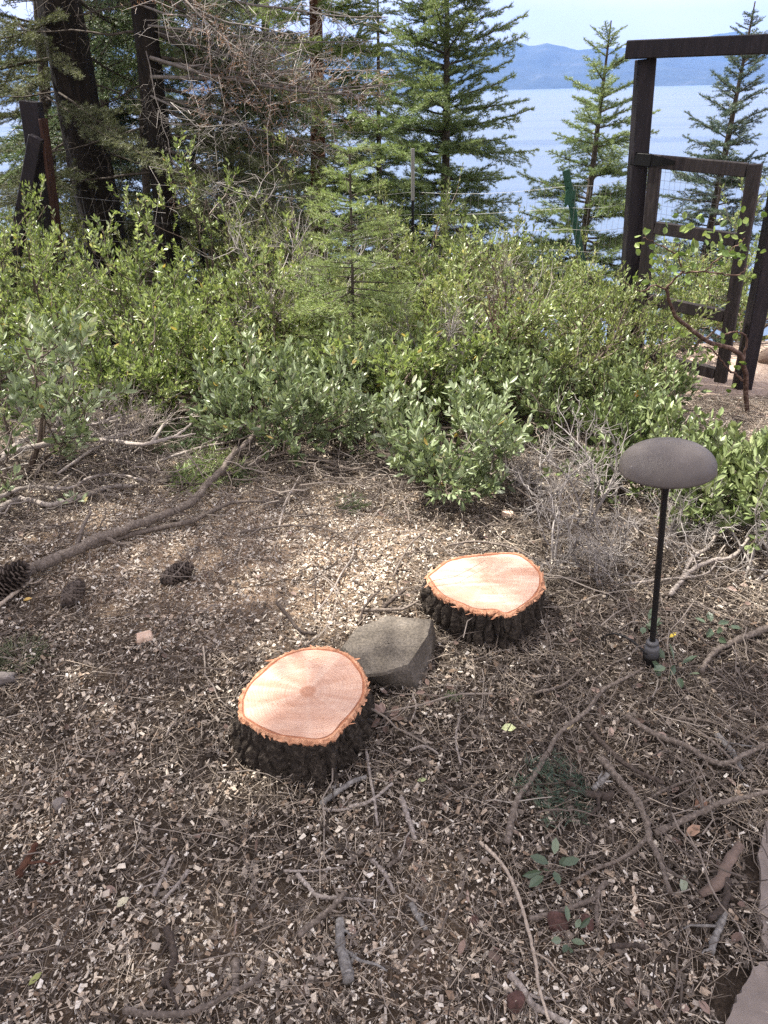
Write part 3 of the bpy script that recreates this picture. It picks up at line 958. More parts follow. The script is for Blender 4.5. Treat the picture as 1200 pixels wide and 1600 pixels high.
# =============================================================== SHRUBS
def shrub(label, x, y, rad, H, leaf, ll, lw, nstem=6, nsec=9, ntw=6, nlf=13, group='evergreen shrubs between the stumps and the lake', wood='twig_shrub', seed=None, up=.5, lowest=.1, rich=False, name='shrub', spread=None, tone=0.0):
    base = np.array([x, y, float(hgt(x, y)) - .02])
    t = thing(name, label, 'shrub', base, group)
    wacc, lacc = Acc(), Acc()
    # main stems
    th = np.arange(nstem) * 2 * math.pi / nstem + RS.rand(nstem) * .8
    rr = np.sqrt(RS.rand(nstem)) * .85
    end = np.stack([rad * rr * np.cos(th), rad * rr * np.sin(th), H * (.62 + .3 * RS.rand(nstem)) * (1 - .45 * rr ** 2)], -1)
    st = np.stack([.05 * np.cos(th), .05 * np.sin(th), 0 * th], -1)
    k = 8
    u = np.linspace(0, 1, k)[None, :, None]
    ctrl = end * np.array([.75, .75, .25]) + RS.randn(nstem, 3) * .06 * rad
    S = st[:, None] * (1 - u) ** 2 + 2 * ctrl[:, None] * u * (1 - u) + end[:, None] * u * u
    S[:, 1:] += RS.randn(nstem, k - 1, 3) * .018
    r0 = .010 + .007 * H
    v, f, _ = btubes(S, np.broadcast_to(np.linspace(r0, .003, k), (nstem, k)) * (.7 + .6 * RS.rand(nstem, 1)), 6)
    wacc.add(v, f, np.repeat(RS.rand(nstem) * .6, k * 6))
    # secondary branches
    N = nstem * nsec
    si = np.repeat(np.arange(nstem), nsec)
    tt = .25 + .75 * RS.rand(N)
    def along(Pp, idx, q):
        kk = Pp.shape[1]
        s = q * (kk - 1); i = np.minimum(s.astype(int), kk - 2); fr = (s - i)[:, None]
        return Pp[idx, i] * (1 - fr) + Pp[idx, i + 1] * fr
    p0 = along(S, si, tt)
    outw = p0 * np.array([1, 1, 0]); outw = nrm(outw + RS.randn(N, 3) * .05)
    dr = nrm(outw * .7 + np.array([0, 0, up]) + RS.randn(N, 3) * .55)
    ln = (.22 + .24 * RS.rand(N)) * (rad * .6 + H * .35)
    k2 = 5
    u2 = np.linspace(0, 1, k2)
    S2 = p0[:, None] + dr[:, None] * (ln[:, None] * u2[None])[:, :, None]
    S2[:, :, 2] += (u2 ** 2)[None] * ln[:, None] * .22
    S2[:, 1:] += RS.randn(N, k2 - 1, 3) * .012
    v, f, _ = btubes(S2, np.broadcast_to(np.linspace(.0042, .0016, k2), (N, k2)), 4)
    wacc.add(v, f, np.repeat(RS.rand(N), k2 * 4))
    # twigs
    N2 = N * ntw
    bi = np.repeat(np.arange(N), ntw)
    q = .25 + .75 * RS.rand(N2)
    p1 = along(S2, bi, q)
    d2 = nrm(dr[bi] * .6 + np.array([0, 0, .45]) + RS.randn(N2, 3) * .6)
    l2 = .07 + .12 * RS.rand(N2)
    k3 = 3
    u3 = np.linspace(0, 1, k3)
    S3 = p1[:, None] + d2[:, None] * (l2[:, None] * u3[None])[:, :, None]
    S3[:, :, 2] += (u3 ** 2)[None] * l2[:, None] * .25
    # drop twigs that dip into the ground
    gz = hgt(S3[:, 2, 0] + x, S3[:, 2, 1] + y) - base[2]
    ok = S3[:, 2, 2] > gz + lowest * H * RS.rand(N2) * 2
    S3, l2, bi2 = S3[ok], l2[ok], bi[ok]
    N2 = len(S3)
    v, f, _ = btubes(S3, np.broadcast_to(np.array([.0017, .0014, .0009]), (N2, k3)), 3)
    wacc.add(v, f, np.repeat(.3 + .5 * RS.rand(N2), k3 * 3))
    # leaves
    N3 = N2 * nlf
    ti = np.repeat(np.arange(N2), nlf)
    q = .15 + .88 * RS.rand(N3)
    p = along(S3, ti, np.clip(q, 0, 1))
    td = nrm(S3[:, 2] - S3[:, 0])[ti]
    side = RS.randn(N3, 3); side = nrm(side - td * (side * td).sum(1, keepdims=True))
    ld = nrm(td * (.35 + .5 * q[:, None]) + side * .8 + np.array([0, 0, .25]))
    nn = nrm(RS.randn(N3, 3) * .8 + np.array([-.15, -.1, .55]) + side * .3)
    tonev = np.clip(.42 + tone + RS.randn(N2)[ti] * .13 + RS.randn(N3) * .16 + .12 * (p[:, 2] / H - .5), 0, .96)  # tone rises with height: shading at the shrub's bottom put into leaf colour
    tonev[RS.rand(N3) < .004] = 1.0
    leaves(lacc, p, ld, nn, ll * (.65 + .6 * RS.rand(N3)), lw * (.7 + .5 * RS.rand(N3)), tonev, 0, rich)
    wacc.build('stems', M[wood], t, True)
    tag(lacc.build('foliage', M[leaf], t), kind='stuff')
    return t

def xw(px, py, y):
    return P(px, py, y).x

# back row (px of the middle, distance, radius, height)
SH = [
 ('broad sunlit shrub at the far left in front of the wooden fence post', 30, 5.9, .75, 1.45, 'leaf_bright', .036, .014),
 ('sunlit shrub at the foot of the thickest trunk', 165, 6.2, .65, 1.25, 'leaf_bright', .036, .014),
 ('tall bright shrub just right of the black fence post', 345, 6.0, .65, 1.6, 'leaf_bright', .036, .014),
 ('olive shrub left behind the fir sapling', 455, 5.9, .6, 1.6, 'leaf_olive', .032, .011),
 ('olive shrub right behind the fir sapling', 630, 5.8, .6, 1.45, 'leaf_olive', .032, .011),
 ('rounded shrub below the pale grey fence post', 735, 5.6, .6, 1.4, 'leaf_bright', .032, .012),
 ('rounded sunlit shrub below the green fence stake', 860, 5.2, .55, .92, 'leaf_bright', .030, .012),
 ('small bright shrub against the left gate post', 972, 4.65, .46, .80, 'leaf_bright', .030, .012),
 ('shadowy shrub deep behind the thickest trunk', 110, 7.1, .8, 1.75, 'leaf_olive', .036, .014),
 ('shadowy shrub deep behind the slimmer trunk', 290, 7.2, .8, 1.8, 'leaf_olive', .036, .014),
 ('shadowy shrub deep behind the fir sapling', 540, 7.0, .8, 1.7, 'leaf_olive', .036, .014),
 ('shadowy shrub under the dense young fir', 720, 7.0, .8, 1.45, 'leaf_olive', .036, .014),
 ('shadowy shrub behind the wooden fence post at the far left', -40, 7.0, .8, 1.7, 'leaf_olive', .036, .014),
 ('low shrub behind the green fence stake', 860, 6.5, .7, 1.1, 'leaf_olive', .034, .013),
 # middle row
 ('sprawling shrub at the left edge, midway up the slope', 20, 4.7, .75, 1.0, 'leaf_bright', .036, .014),
 ('dense shrub in front of the slimmer trunk', 210, 4.9, .7, 1.12, 'leaf_bright', .036, .014),
 ('leafy shrub left of the fir sapling', 390, 4.6, .65, 1.02, 'leaf_bright', .036, .013),
 ('shrub around the foot of the fir sapling', 500, 5.0, .55, .80, 'leaf_olive', .032, .011),
 ('grey stemmed shrub just right of the fir sapling', 640, 4.6, .6, .85, 'leaf_olive', .032, .011),
 ('light green shrub in the middle of the thicket, right of centre', 745, 4.4, .55, .95, 'leaf_bright', .034, .013),
 ('fine leaved rounded shrub behind the dead grey one', 895, 4.1, .62, .80, 'leaf_olive', .030, .011),
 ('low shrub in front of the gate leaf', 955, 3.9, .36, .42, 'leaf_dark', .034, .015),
 # front row
 ('grey leaved shrub leaning in from the left edge', -30, 3.05, .62, .78, 'leaf_blue', .052, .021),
 ('low shrub behind the tangled grey branches', 170, 3.75, .62, .66, 'leaf_bright', .040, .016),
 ('yellow green low shrub in front of the dense left shrub', 300, 4.0, .5, .62, 'leaf_bright', .040, .017),
 ('blue grey leaved shrub above the upper end of the fallen limb', 400, 3.5, .55, .52, 'leaf_blue', .046, .019),
 ('blue grey leaved low shrub below the fir sapling', 545, 3.6, .5, .50, 'leaf_blue', .044, .018),
 ('bright leafy shrub at the middle of the front edge', 640, 3.75, .52, .62, 'leaf_bright', .040, .016),
 ('blue grey shrub overhanging the chips behind the farther stump', 715, 2.85, .42, .40, 'leaf_blue', .044, .019),
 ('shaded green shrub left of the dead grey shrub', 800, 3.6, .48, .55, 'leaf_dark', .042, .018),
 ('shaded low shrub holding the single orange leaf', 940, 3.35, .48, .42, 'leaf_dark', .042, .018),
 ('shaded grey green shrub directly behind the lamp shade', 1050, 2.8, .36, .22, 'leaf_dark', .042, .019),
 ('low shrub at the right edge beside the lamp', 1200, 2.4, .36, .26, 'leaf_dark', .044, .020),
 ('sunny shrub beyond the gate at the right edge', 1170, 6.3, .8, 1.15, 'leaf_bright', .034, .013),
 ('sunny shrub beyond the gate, behind its lower rails', 1075, 6.0, .6, .85, 'leaf_bright', .034, .013),
]
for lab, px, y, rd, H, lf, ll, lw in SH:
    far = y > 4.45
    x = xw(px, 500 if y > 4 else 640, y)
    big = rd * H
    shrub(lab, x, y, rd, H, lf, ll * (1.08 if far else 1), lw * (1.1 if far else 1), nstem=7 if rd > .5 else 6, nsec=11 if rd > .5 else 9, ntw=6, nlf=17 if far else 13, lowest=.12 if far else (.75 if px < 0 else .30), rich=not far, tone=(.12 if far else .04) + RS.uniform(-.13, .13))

# ---------------------------------------------------------------- shapes for sticks and bare shrubs
def stick_points(px, lift, rise):
    pts = []
    n = len(px)
    for i, q in enumerate(px):
        z = lift + (rise * i / max(n - 1, 1) if not isinstance(rise, (list, tuple)) else rise[i])
        pts.append(G(q[0], q[1], z))
    return pts

def stick(name, label, cat, px, r, mat, taper=.55, rise=0.0, lift=None, side=None, group=None, knob=.08, cut=False):
    """one stick lying on the litter, traced by its photo pixels; side: list of (u, pixel list) offshoots"""
    r = r * (.82 if cat == 'stick' else .9)
    lift = r * .9 + .009 if lift is None else lift
    pts = stick_points(px, lift, rise)
    n = max(14, len(pts) * 8)
    c = spline(pts, n)
    c[1:-1] += RS.randn(n - 2, 3) * r * .10
    rad = np.linspace(r, r * taper, n) * (1 + RS.randn(n) * knob)
    base = Vector(c[0])
    base.z -= lift
    acc = Acc()
    v, f, cf = btubes((c - np.array(base))[None], rad[None], 10, True)
    nzv = np.array([mnoise.fractal(Vector(q) * (.55 / r), .8, 2.1, 3) for q in v])
    v = v + nrm(v - np.repeat(c - np.array(base), 10, axis=0)) * (r * .10 * nzv)[:, None]
    acc.add(v, f)
    acc.f.append(cf); acc.m.append(np.full(len(cf), 1 if cut else 0))
    for s in side or []:
        q = spline([Vector(c[int(s[0] * (n - 1))])] + stick_points(s[1], lift, s[2] if len(s) > 2 else 0.0), 9)
        v, f, cf = btubes((q - np.array(base))[None], np.linspace(r * .6, r * .25, 9)[None], 6, True)
        o = acc.n
        acc.add(v, f)
        acc.f.append(cf + o); acc.m.append(np.zeros(len(cf)))
    for _ in range(RS.randint(1, 4)):
        i = RS.randint(2, n - 2)
        tg = nrm(c[i + 1] - c[i - 1])
        dq = nrm(tg * .8 + np.array([-tg[1], tg[0], 0]) * RS.choice([-1, 1]) * (.5 + RS.rand()) + np.array([0, 0, RS.rand() * .4 - .1]))
        ln_ = r * (3 + 14 * RS.rand() ** 2)
        q = c[i] + dq * np.linspace(0, ln_, 5)[:, None]; q[1:] += RS.randn(4, 3) * ln_ * .05
        v, f, cf = btubes((q - np.array(base))[None], np.linspace(r * .45, r * .2, 5)[None], 5, True)
        o = acc.n
        acc.add(v, f)
        acc.f.append(cf + o); acc.m.append(np.zeros(len(cf)))
    o = acc.build(name, [M[mat], M['cut_end']], None, True)
    o.location = base
    return tag(o, label, cat, group)

def bare_shrub(label, base, H, rad, seed_n, wood='twig_dead', r0=.008, name='dead_shrub', nsec=6, ntw=5, lean=(0, 0), group=None):
    t = thing(name, label, 'dead shrub', base, group)
    acc = Acc()
    def grow(p, d, ln, r, depth):
        k = 6
        pts = [np.array(p)]
        dd = np.array(d, float)
        for i in range(k - 1):
            dd = nrm(dd + RS.randn(3) * .22 + np.array([0, 0, .03]))
            pts.append(pts[-1] + dd * ln / (k - 1))
        pts = np.array(pts)
        rr = np.linspace(r, r * .5, k)
        v, f, _ = btubes(pts[None], rr[None], 6 if depth == 0 else 4)
        acc.add(v, f, .35 + .5 * RS.rand())
        if depth >= 3: return
        for _ in range([nsec, ntw, 3][depth]):
            u = .3 + .7 * RS.rand()
            i = min(int(u * (k - 1)), k - 2)
            q = pts[i] + (pts[i + 1] - pts[i]) * (u * (k - 1) - i)
            nd = nrm(nrm(pts[i + 1] - pts[i]) * .8 + RS.randn(3) * .6 + np.array([0, 0, .12]))
            grow(q, nd, ln * (.42 + .3 * RS.rand()), r * .5, depth + 1)
    for i in range(seed_n):
        a = RS.rand() * 6.28
        d = nrm(np.array([math.cos(a) * rad / H * .8 + lean[0], math.sin(a) * rad / H * .8 + lean[1], 1.0]))
        grow((RS.randn() * .02, RS.randn() * .02, -.02), d, H * (.55 + .3 * RS.rand()), r0 * (.7 + .5 * RS.rand()), 0)
    acc.build('stems', M[wood], t, True)
    return t
bare_shrub('leafless grey shrub with a forked stem, left of the lamp shade', G(915, 826), .42, .26, 3, r0=.009)
bare_shrub('leafless twiggy shrub close behind the right side of the farther stump', G(868, 880), .30, .22, 3, r0=.006, nsec=5)
bare_shrub('low tangle of bare grey twigs at the foot of the lamp stem', G(960, 880), .28, .26, 3, r0=.005, nsec=5)
bare_shrub('low bare twigs right of the lamp stem', G(1130, 850), .25, .28, 3, r0=.006, nsec=5)
bare_shrub('bare twigs poking out under the blue grey shrub', G(800, 775), .30, .25, 3, r0=.005, nsec=5)
bare_shrub('fine silvery twigs rising from the tangled branches at the left', G(185, 728) + Vector((0, .05, .0)), .42, .55, 10, r0=.007, nsec=6, wood='stem_grey')
bare_shrub('dry grey twigs under the sunlit shrub at the thickest trunk', Vector((xw(150, 400, 5.5), 5.5, float(hgt(0, 5.5)))), .95, .4, 4, r0=.009)
bare_shrub('bare grey twigs amid the shrubs in the middle of the thicket', Vector((xw(700, 520, 3.95), 3.95, float(hgt(0, 3.95)))), .75, .35, 4, r0=.008)
bare_shrub('bare red brown twigs amid the shrubs right of centre', Vector((xw(800, 480, 4.3), 4.0, float(hgt(0, 4.0)))), .78, .3, 3, r0=.008, wood='stem_manzanita')
bare_shrub('bare grey twigs at the left amid the leaning grey leaved shrub', Vector((xw(70, 600, 3.3), 3.3, float(hgt(0, 3.3)))), .6, .5, 4, r0=.008)

bare_shrub('grey bare stems left behind the fir sapling', Vector((xw(450, 430, 5.0), 5.0, float(hgt(0, 5.0)))), 1.1, .4, 4, r0=.009)
bare_shrub('tall grey bare stems below the green fence stake', Vector((xw(800, 420, 4.7), 4.7, float(hgt(0, 4.7)))), .95, .3, 3, r0=.008)
bare_shrub('tangle of pale twigs left of the forked grey shrub', G(835, 800), .34, .3, 4, r0=.006, nsec=6)
bare_shrub('tangle of pale twigs right under the lamp shade', G(1040, 850), .30, .34, 4, r0=.006, nsec=6)
bare_shrub('tangle of pale twigs under the right edge shrub', G(1175, 900), .28, .3, 4, r0=.006, nsec=6)
bare_shrub('spread of pale twigs in front of the forked grey shrub', G(935, 905), .26, .34, 4, r0=.005, nsec=6)
# manzanita leaning over at the gate: bent stem and round leaves
def manzanita():
    gb = G(1168, 645)
    t = thing('manzanita', 'bent red barked stem with round green leaves reaching left across the gate', 'shrub', gb)
    def tr(px, ys): return [P(a, b, gb.y + y) - gb for (a, b), y in zip(px, ys)]
    lines = [
        (tr([(1168, 648), (1166, 605), (1162, 570), (1152, 550), (1130, 541), (1105, 535), (1080, 515), (1055, 495), (1046, 470), (1041, 452)], [0, 0, -.02, -.05, -.1, -.15, -.2, -.25, -.3, -.3]), .016, .008),
        (tr([(1041, 452), (1050, 440), (1068, 426), (1100, 424), (1118, 408)], [-.3, -.32, -.35, -.38, -.4]), .007, .003),
        (tr([(1041, 452), (1022, 446), (1000, 455), (975, 440)], [-.3, -.33, -.35, -.36]), .005, .002),
        (tr([(1068, 426), (1060, 400), (1062, 380)], [-.35, -.36, -.37]), .005, .002),
        (tr([(1165, 598), (1150, 585), (1133, 572), (1115, 548), (1100, 541)], [0, -.03, -.06, -.1, -.12]), .008, .003),
        (tr([(1163, 560), (1166, 528), (1155, 519), (1140, 520), (1120, 528)], [-.02, -.03, -.05, -.08, -.12]), .007, .003),
        (tr([(1100, 424), (1150, 430), (1170, 415)], [-.38, -.4, -.42]), .004, .002),
        (tr([(1118, 408), (1150, 385), (1165, 372)], [-.4, -.42, -.44]), .004, .002),
        (tr([(1060, 400), (1035, 385), (1005, 372)], [-.36, -.37, -.38]), .004, .002),
    ]
    acc = Acc()
    for pts, a, b in lines:
        c = spline(pts, 24)
        c[1:-1] += RS.randn(22, 3) * .0025
        v, f, _ = btubes(c[None], (np.linspace(a, b, 24) * (1 + .08 * RS.randn(24)))[None], 8)
        acc.add(v, f)
    acc.build('stem', M['stem_manzanita'], t, True)
    spots = [(1078, 352, 9), (1100, 370, 9), (1060, 372, 8), (1122, 372, 10), (1160, 362, 9), (1170, 350, 7), (1140, 400, 9), (1100, 400, 8), (1060, 420, 8), (1040, 425, 7), (1008, 378, 7), (1000, 370, 5), (1150, 385, 7), (1030, 410, 7), (1165, 410, 7), (1080, 425, 8), (1160, 435, 5), (1000, 440, 6), (1110, 545, 7), (1130, 525, 6), (1095, 560, 8), (1120, 562, 7), (1060, 530, 6), (1045, 530, 6), (1080, 560, 7), (1150, 560, 5), (1140, 612, 5), (1070, 515, 5), (1175, 400, 4), (1090, 345, 6)]
    la_ = Acc()
    p, d, nn = [], [], []
    wood = Acc()
    for a, b_, n in spots:
        ysh = -.40 if b_ < 470 else -.12
        c = P(a, b_, gb.y + ysh) - gb
        for i in range(max(2, int(n * .7))):
            q = np.array(c) + RS.randn(3) * np.array([.035, .05, .03])
            dv = nrm(RS.randn(3) * .7 + np.array([0, 0, .5]))
            p.append(q); d.append(dv); nn.append(nrm(RS.randn(3) * .6 + np.array([0, -.8, .3])))
    p, d, nn = map(np.array, (p, d, nn))
    for i, q in enumerate(p):
        lf = Acc()
        leaves(lf, np.zeros((1, 3)), d[i:i + 1], nn[i:i + 1], np.array([.033 + .011 * RS.rand()]), np.array([.025 + .007 * RS.rand()]), np.array([RS.rand()]), 0, True)
        o = lf.build('leaf', M['leaf_round'], t)
        o.location = q
manzanita()

# orange leaf caught on the shaded shrub
def one_leaf(label, pos, L, Wd, col, d=(1, .3, .2), n=(0, -.5, 1), name='fallen_leaf', cat='leaf'):
    acc = Acc()
    leaves(acc, np.zeros((1, 3)), np.array([d], float), np.array([n], float), np.array([L]), np.array([Wd]), np.array([.5]))
    key = 'leafcol_%.2f_%.2f_%.2f' % col
    if key not in M: M[key] = plain(key, col, .6, 0, .25, 60, .3)
    o = acc.build(name, M[key]); o.location = pos
    return tag(o, label, cat)
one_leaf('single orange leaf caught on the shaded low shrub', P(992, 622, 3.15), .05, .028, (.60, .30, .05), (.2, 0, 1), (.2, -1, .2))

RS.seed(79)
# =============================================================== STUMPS
def face_mat(name, ax):
    """freshly sawn conifer wood: rings round the pith, paler band, saw marks, specks"""
    m, n, b = newmat(name)
    tc = n.nodes.new('ShaderNodeTexCoord')
    mp = n.nodes.new('ShaderNodeMapping'); n.links.new(tc.outputs['Object'], mp.inputs[0])
    mp.inputs['Rotation'].default_value = (0, 0, ax)
    mp.inputs['Scale'].default_value = (1.0, 1.12, 1)
    ln = n.nodes.new('ShaderNodeVectorMath'); ln.operation = 'LENGTH'
    sp = n.nodes.new('ShaderNodeSeparateXYZ'); n.links.new(mp.outputs[0], sp.inputs[0])
    cm = n.nodes.new('ShaderNodeCombineXYZ'); n.links.new(sp.outputs[0], cm.inputs[0]); n.links.new(sp.outputs[1], cm.inputs[1])
    n.links.new(cm.outputs[0], ln.inputs[0])
    rad = ln.outputs['Value']
    wob = math2(n, 'MULTIPLY', noise(n, 7, 3, .5), .06)
    rr = math2(n, 'ADD', rad, wob)
    ring = math2(n, 'SINE', math2(n, 'MULTIPLY', rr, 760.0), 0)
    ring2 = math2(n, 'SINE', math2(n, 'MULTIPLY', rr, 290.0), 0)
    rg = math2(n, 'ADD', math2(n, 'MULTIPLY', ring, .5), math2(n, 'MULTIPLY', ring2, .35))
    base = ramp(n, noise(n, 7, 4, .6, stretch=(1, 3, 1)), [(.3, (.41, .235, .168)), (.5, (.48, .30, .225)), (.7, (.55, .37, .29))])
    vn = n.nodes.new('ShaderNodeVectorMath'); vn.operation = 'NORMALIZE'; n.links.new(cm.outputs[0], vn.inputs[0])
    sec = n.nodes.new('ShaderNodeTexNoise'); sec.inputs['Scale'].default_value = 2.6; sec.inputs['Detail'].default_value = 2
    n.links.new(vn.outputs[0], sec.inputs['Vector'])
    base = mixc(n, math2(n, 'MULTIPLY', ramp(n, sec.outputs['Fac'], [(.48, (0, 0, 0)), (.66, (1, 1, 1))]), .45), base, (.63, .49, .40))
    rl = ramp(n, math2(n, 'ADD', math2(n, 'MULTIPLY', ring, .5), .5), [(.55, (0, 0, 0)), (.92, (1, 1, 1))])
    c = mixc(n, math2(n, 'MULTIPLY', rl, .22), base, (.30, .14, .085))
    c = mixc(n, math2(n, 'MULTIPLY', math2(n, 'ADD', ring2, 1.0), .06), c, (.36, .17, .10))
    # bands running across the face, as saw and grain leave them
    band = noise(n, 16, 5, .6, stretch=(.35, 2.2, 1))
    bnode = band.node
    mpb = bnode.inputs['Vector'].links[0].from_node
    mpb.inputs['Rotation'].default_value = (0, 0, ax)
    bf = ramp(n, band, [(.50, (0, 0, 0)), (.62, (1, 1, 1))])
    c = mixc(n, math2(n, 'MULTIPLY', bf, .2 if ax < -.3 else .55), c, (.63, .49, .40))
    # pith and heart
    hf = ramp(n, rad, [(.0, (1, 1, 1)), (.005, (.5, .5, .5)), (.010, (.85, .85, .85)), (.019, (.7, .7, .7)), (.022, (.12, .12, .12)), (.027, (0, 0, 0))])
    c = mixc(n, math2(n, 'MULTIPLY', hf, .95 if ax < -.3 else .35), c, (.34, .16, .10))
    # sawdust specks and resin
    sf = ramp(n, noise(n, 150, 2, .5), [(.60, (0, 0, 0)), (.66, (1, 1, 1))])
    sm = ramp(n, noise(n, 13, 3, .6, stretch=(.6, 2, 1)), [(.54, (0, 0, 0)), (.60, (1, 1, 1))])
    c = mixc(n, math2(n, 'MULTIPLY', math2(n, 'MULTIPLY', sf, sm), .8), c, (.30, .16, .10))
    n.links.new(c, b.inputs['Base Color'])
    b.inputs['Roughness'].default_value = .75
    b.inputs['Specular IOR Level'].default_value = .2
    saw = noise(n, 90, 3, .6, stretch=(.15, 3, 1)); saw.node.inputs['Vector'].links[0].from_node.inputs['Rotation'].default_value = (0, 0, ax + .9)
    bump(n, b, math2(n, 'ADD', saw, math2(n, 'MULTIPLY', rg, .15)), .35, .002)
    return m

M['inner_bark'] = woodmat('inner_bark', (.26, .11, .06), (.50, .26, .155), (.68, .42, .28), 55, .85, .9, .006)
M['cambium'] = woodmat('cambium', (.22, .085, .045), (.33, .135, .075), (.42, .19, .11), 60, .8, .4, .002)
M['stump_bark'] = woodmat('stump_bark', (.014, .011, .009), (.05, .04, .032), (.15, .125, .10), 80, .95, 1, .012)

def stump(label, outer_px, base_px, z, pith_px, ax, seed):
    pith = GZ(pith_px[0], pith_px[1], z)
    base = Vector((pith.x, pith.y, 0))
    t = thing('tree_stump', label, 'tree stump', base)
    n = 320
    po = [GZ(a, b, z) - base for a, b in outer_px]
    c = spline(po + [po[0]], n + 1)[:-1]
    ang = np.linspace(0, 2 * math.pi, n, endpoint=False)
    ctr = c.mean(0)
    out = nrm((c - ctr) * np.array([1, 1, 0]))
    nz = lambda s, k: np.array([mnoise.fractal(Vector((p[0] * s + seed, p[1] * s, k)), .9, 2.1, 4) for p in c])
    per_ = float(np.linalg.norm(np.roll(c, -1, 0) - c, axis=1).sum())
    def plate(a, u):
        q = []
        for k in range(len(a)):
            t_ = a[k] / (2 * math.pi) * per_
            x_, y_ = math.cos(a[k]) * per_ / 6.283, math.sin(a[k]) * per_ / 6.283
            w_ = .012 * mnoise.noise(Vector((x_ * 25, y_ * 25, u * 3 + seed)))
            d_, _p = mnoise.voronoi(Vector((x_ * 30 + w_ * 30, y_ * 30, u * 1.9 + seed)))
            q.append(min(1.0, (d_[1] - d_[0]) * 3.0))
        return np.array(q)
    # inner edges
    wood_e = c - out * (.0165 + .003 * nz(14, 1))[:, None]
    camb_e = c - out * (.0105 + .002 * nz(20, 2))[:, None]
    rag = c + out * (.0016 * RS.randn(n) + .006 * nz(9, 3) + .005 * (plate(ang, .02) - .5) + .003 * nz(75, 6))[:, None]
    # cut face: rings of quads so that it is a little uneven
    acc = Acc(); K = 9
    V = []
    for k in range(K):
        s = (k + .02) / (K - 1)
        e = ctr + (wood_e - ctr) * s
        e[:, 2] = z + .0012 * np.array([mnoise.noise(Vector((p[0] * 22, p[1] * 22, seed))) for p in e])
        V.append(e)
    i, j = np.meshgrid(np.arange(K - 1), np.arange(n), indexing='ij')
    j2 = (j + 1) % n
    acc.add(np.concatenate(V), np.stack([i * n + j, i * n + j2, (i + 1) * n + j2, (i + 1) * n + j], -1).reshape(-1, 4))
    acc.build('cut_face', face_mat('cut_face_%d' % seed, ax), t, True)
    def strip(name, rows, mat):
        a = Acc()
        k = len(rows)
        i, j = np.meshgrid(np.arange(k - 1), np.arange(n), indexing='ij')
        j2 = (j + 1) % n
        a.add(np.concatenate(rows), np.stack([i * n + j, i * n + j2, (i + 1) * n + j2, (i + 1) * n + j], -1).reshape(-1, 4))
        return a.build(name, M[mat], t, False)
    def lev(e, dz):
        q = e.copy(); q[:, 2] = z + dz
        return q
    strip('cambium_ring', [lev(wood_e, -.0008), lev((wood_e + camb_e) / 2, -.001), lev(camb_e, .0012 + 0 * ang)], 'cambium')
    dn = np.abs(nz(40, 7)) * .012
    strip('inner_bark', [lev(camb_e, .0012), lev((camb_e + rag) / 2, (.002 + .004 * nz(60, 5))), lev(rag, -.002 - dn), lev(rag - out * .004, -.012 - dn * 1.6)], 'inner_bark')
    # torn fibres along the rim
    a = Acc()
    for _ in range(70):
        i = RS.randint(n); o = out[i]
        tang = np.array([-o[1], o[0], 0]) * RS.choice([-1, 1])
        p = c[i] - o * .004 + np.array([0, 0, -.003 - .004 * RS.rand()])
        d = nrm(o * (.15 + .5 * RS.rand()) + tang * (.5 + RS.rand()) + np.array([0, 0, RS.randn() * .25 - .1]))
        L, w = .008 + .024 * RS.rand() ** 2.5, .002 + .0045 * RS.rand()
        s = nrm(np.cross(d, np.array([0, 0, 1.])))
        a.add([p - s * w, p + s * w, p + d * L + s * w * .3 + [0, 0, .001], p + d * L * .8 - s * w * .5, p - s * w - [0, 0, .003], p + s * w - [0, 0, .003]], [[0, 1, 2, 3], [4, 0, 3, 3], [1, 5, 2, 2]][:1])
    tag(a.build('torn_fibres', M['inner_bark'], t), kind='stuff')
    # bark: deep chunky furrows, flaring to the ground
    pb = [G(x, y, -.01) - base for x, y in base_px]
    cb0 = spline(pb + [pb[0]], n + 1)[:-1]
    # match base outline to the rim by angle around the centre
    def polar(e, ce):
        d = e - ce; th = np.arctan2(d[:, 1], d[:, 0]); r = np.hypot(d[:, 0], d[:, 1]); o = np.argsort(th); return th[o], r[o]
    th, r = polar(cb0, ctr)
    tc_ = np.arctan2((c - ctr)[:, 1], (c - ctr)[:, 0])
    rb = np.interp(tc_, np.concatenate([th - 2 * math.pi, th, th + 2 * math.pi]), np.tile(r, 3))
    rb = np.maximum(rb, np.hypot(*(c - ctr)[:, :2].T) + .012)
    r_rim = np.hypot(*(c - ctr)[:, :2].T)
    rb = r_rim + .55 * (rb - r_rim)
    cb = ctr + out * rb[:, None]
    m_ = 44
    rows = []
    for k in range(m_):
        u = k / (m_ - 1)
        e = c * (1 - u) + cb * u
        e = e * 1.0
        prof = math.sin(min(u * 2.2, 1) * math.pi / 2)
        e[:, 2] = (z - .008) * (1 - u) + (-.03) * u
        q = plate(ang, u)
        g = np.array([mnoise.fractal(Vector((p[0] * 70, p[1] * 70, p[2] * 45)), .7, 2.1, 4) for p in e])
        e = e + out * ((.006 + .014 * prof) * (q - .7) + .006 * g * prof)[:, None]
        rows.append(e)
    rows = [lev(c - out * .014, -.012)] + rows
    strip('bark', rows, 'stump_bark')
    return t

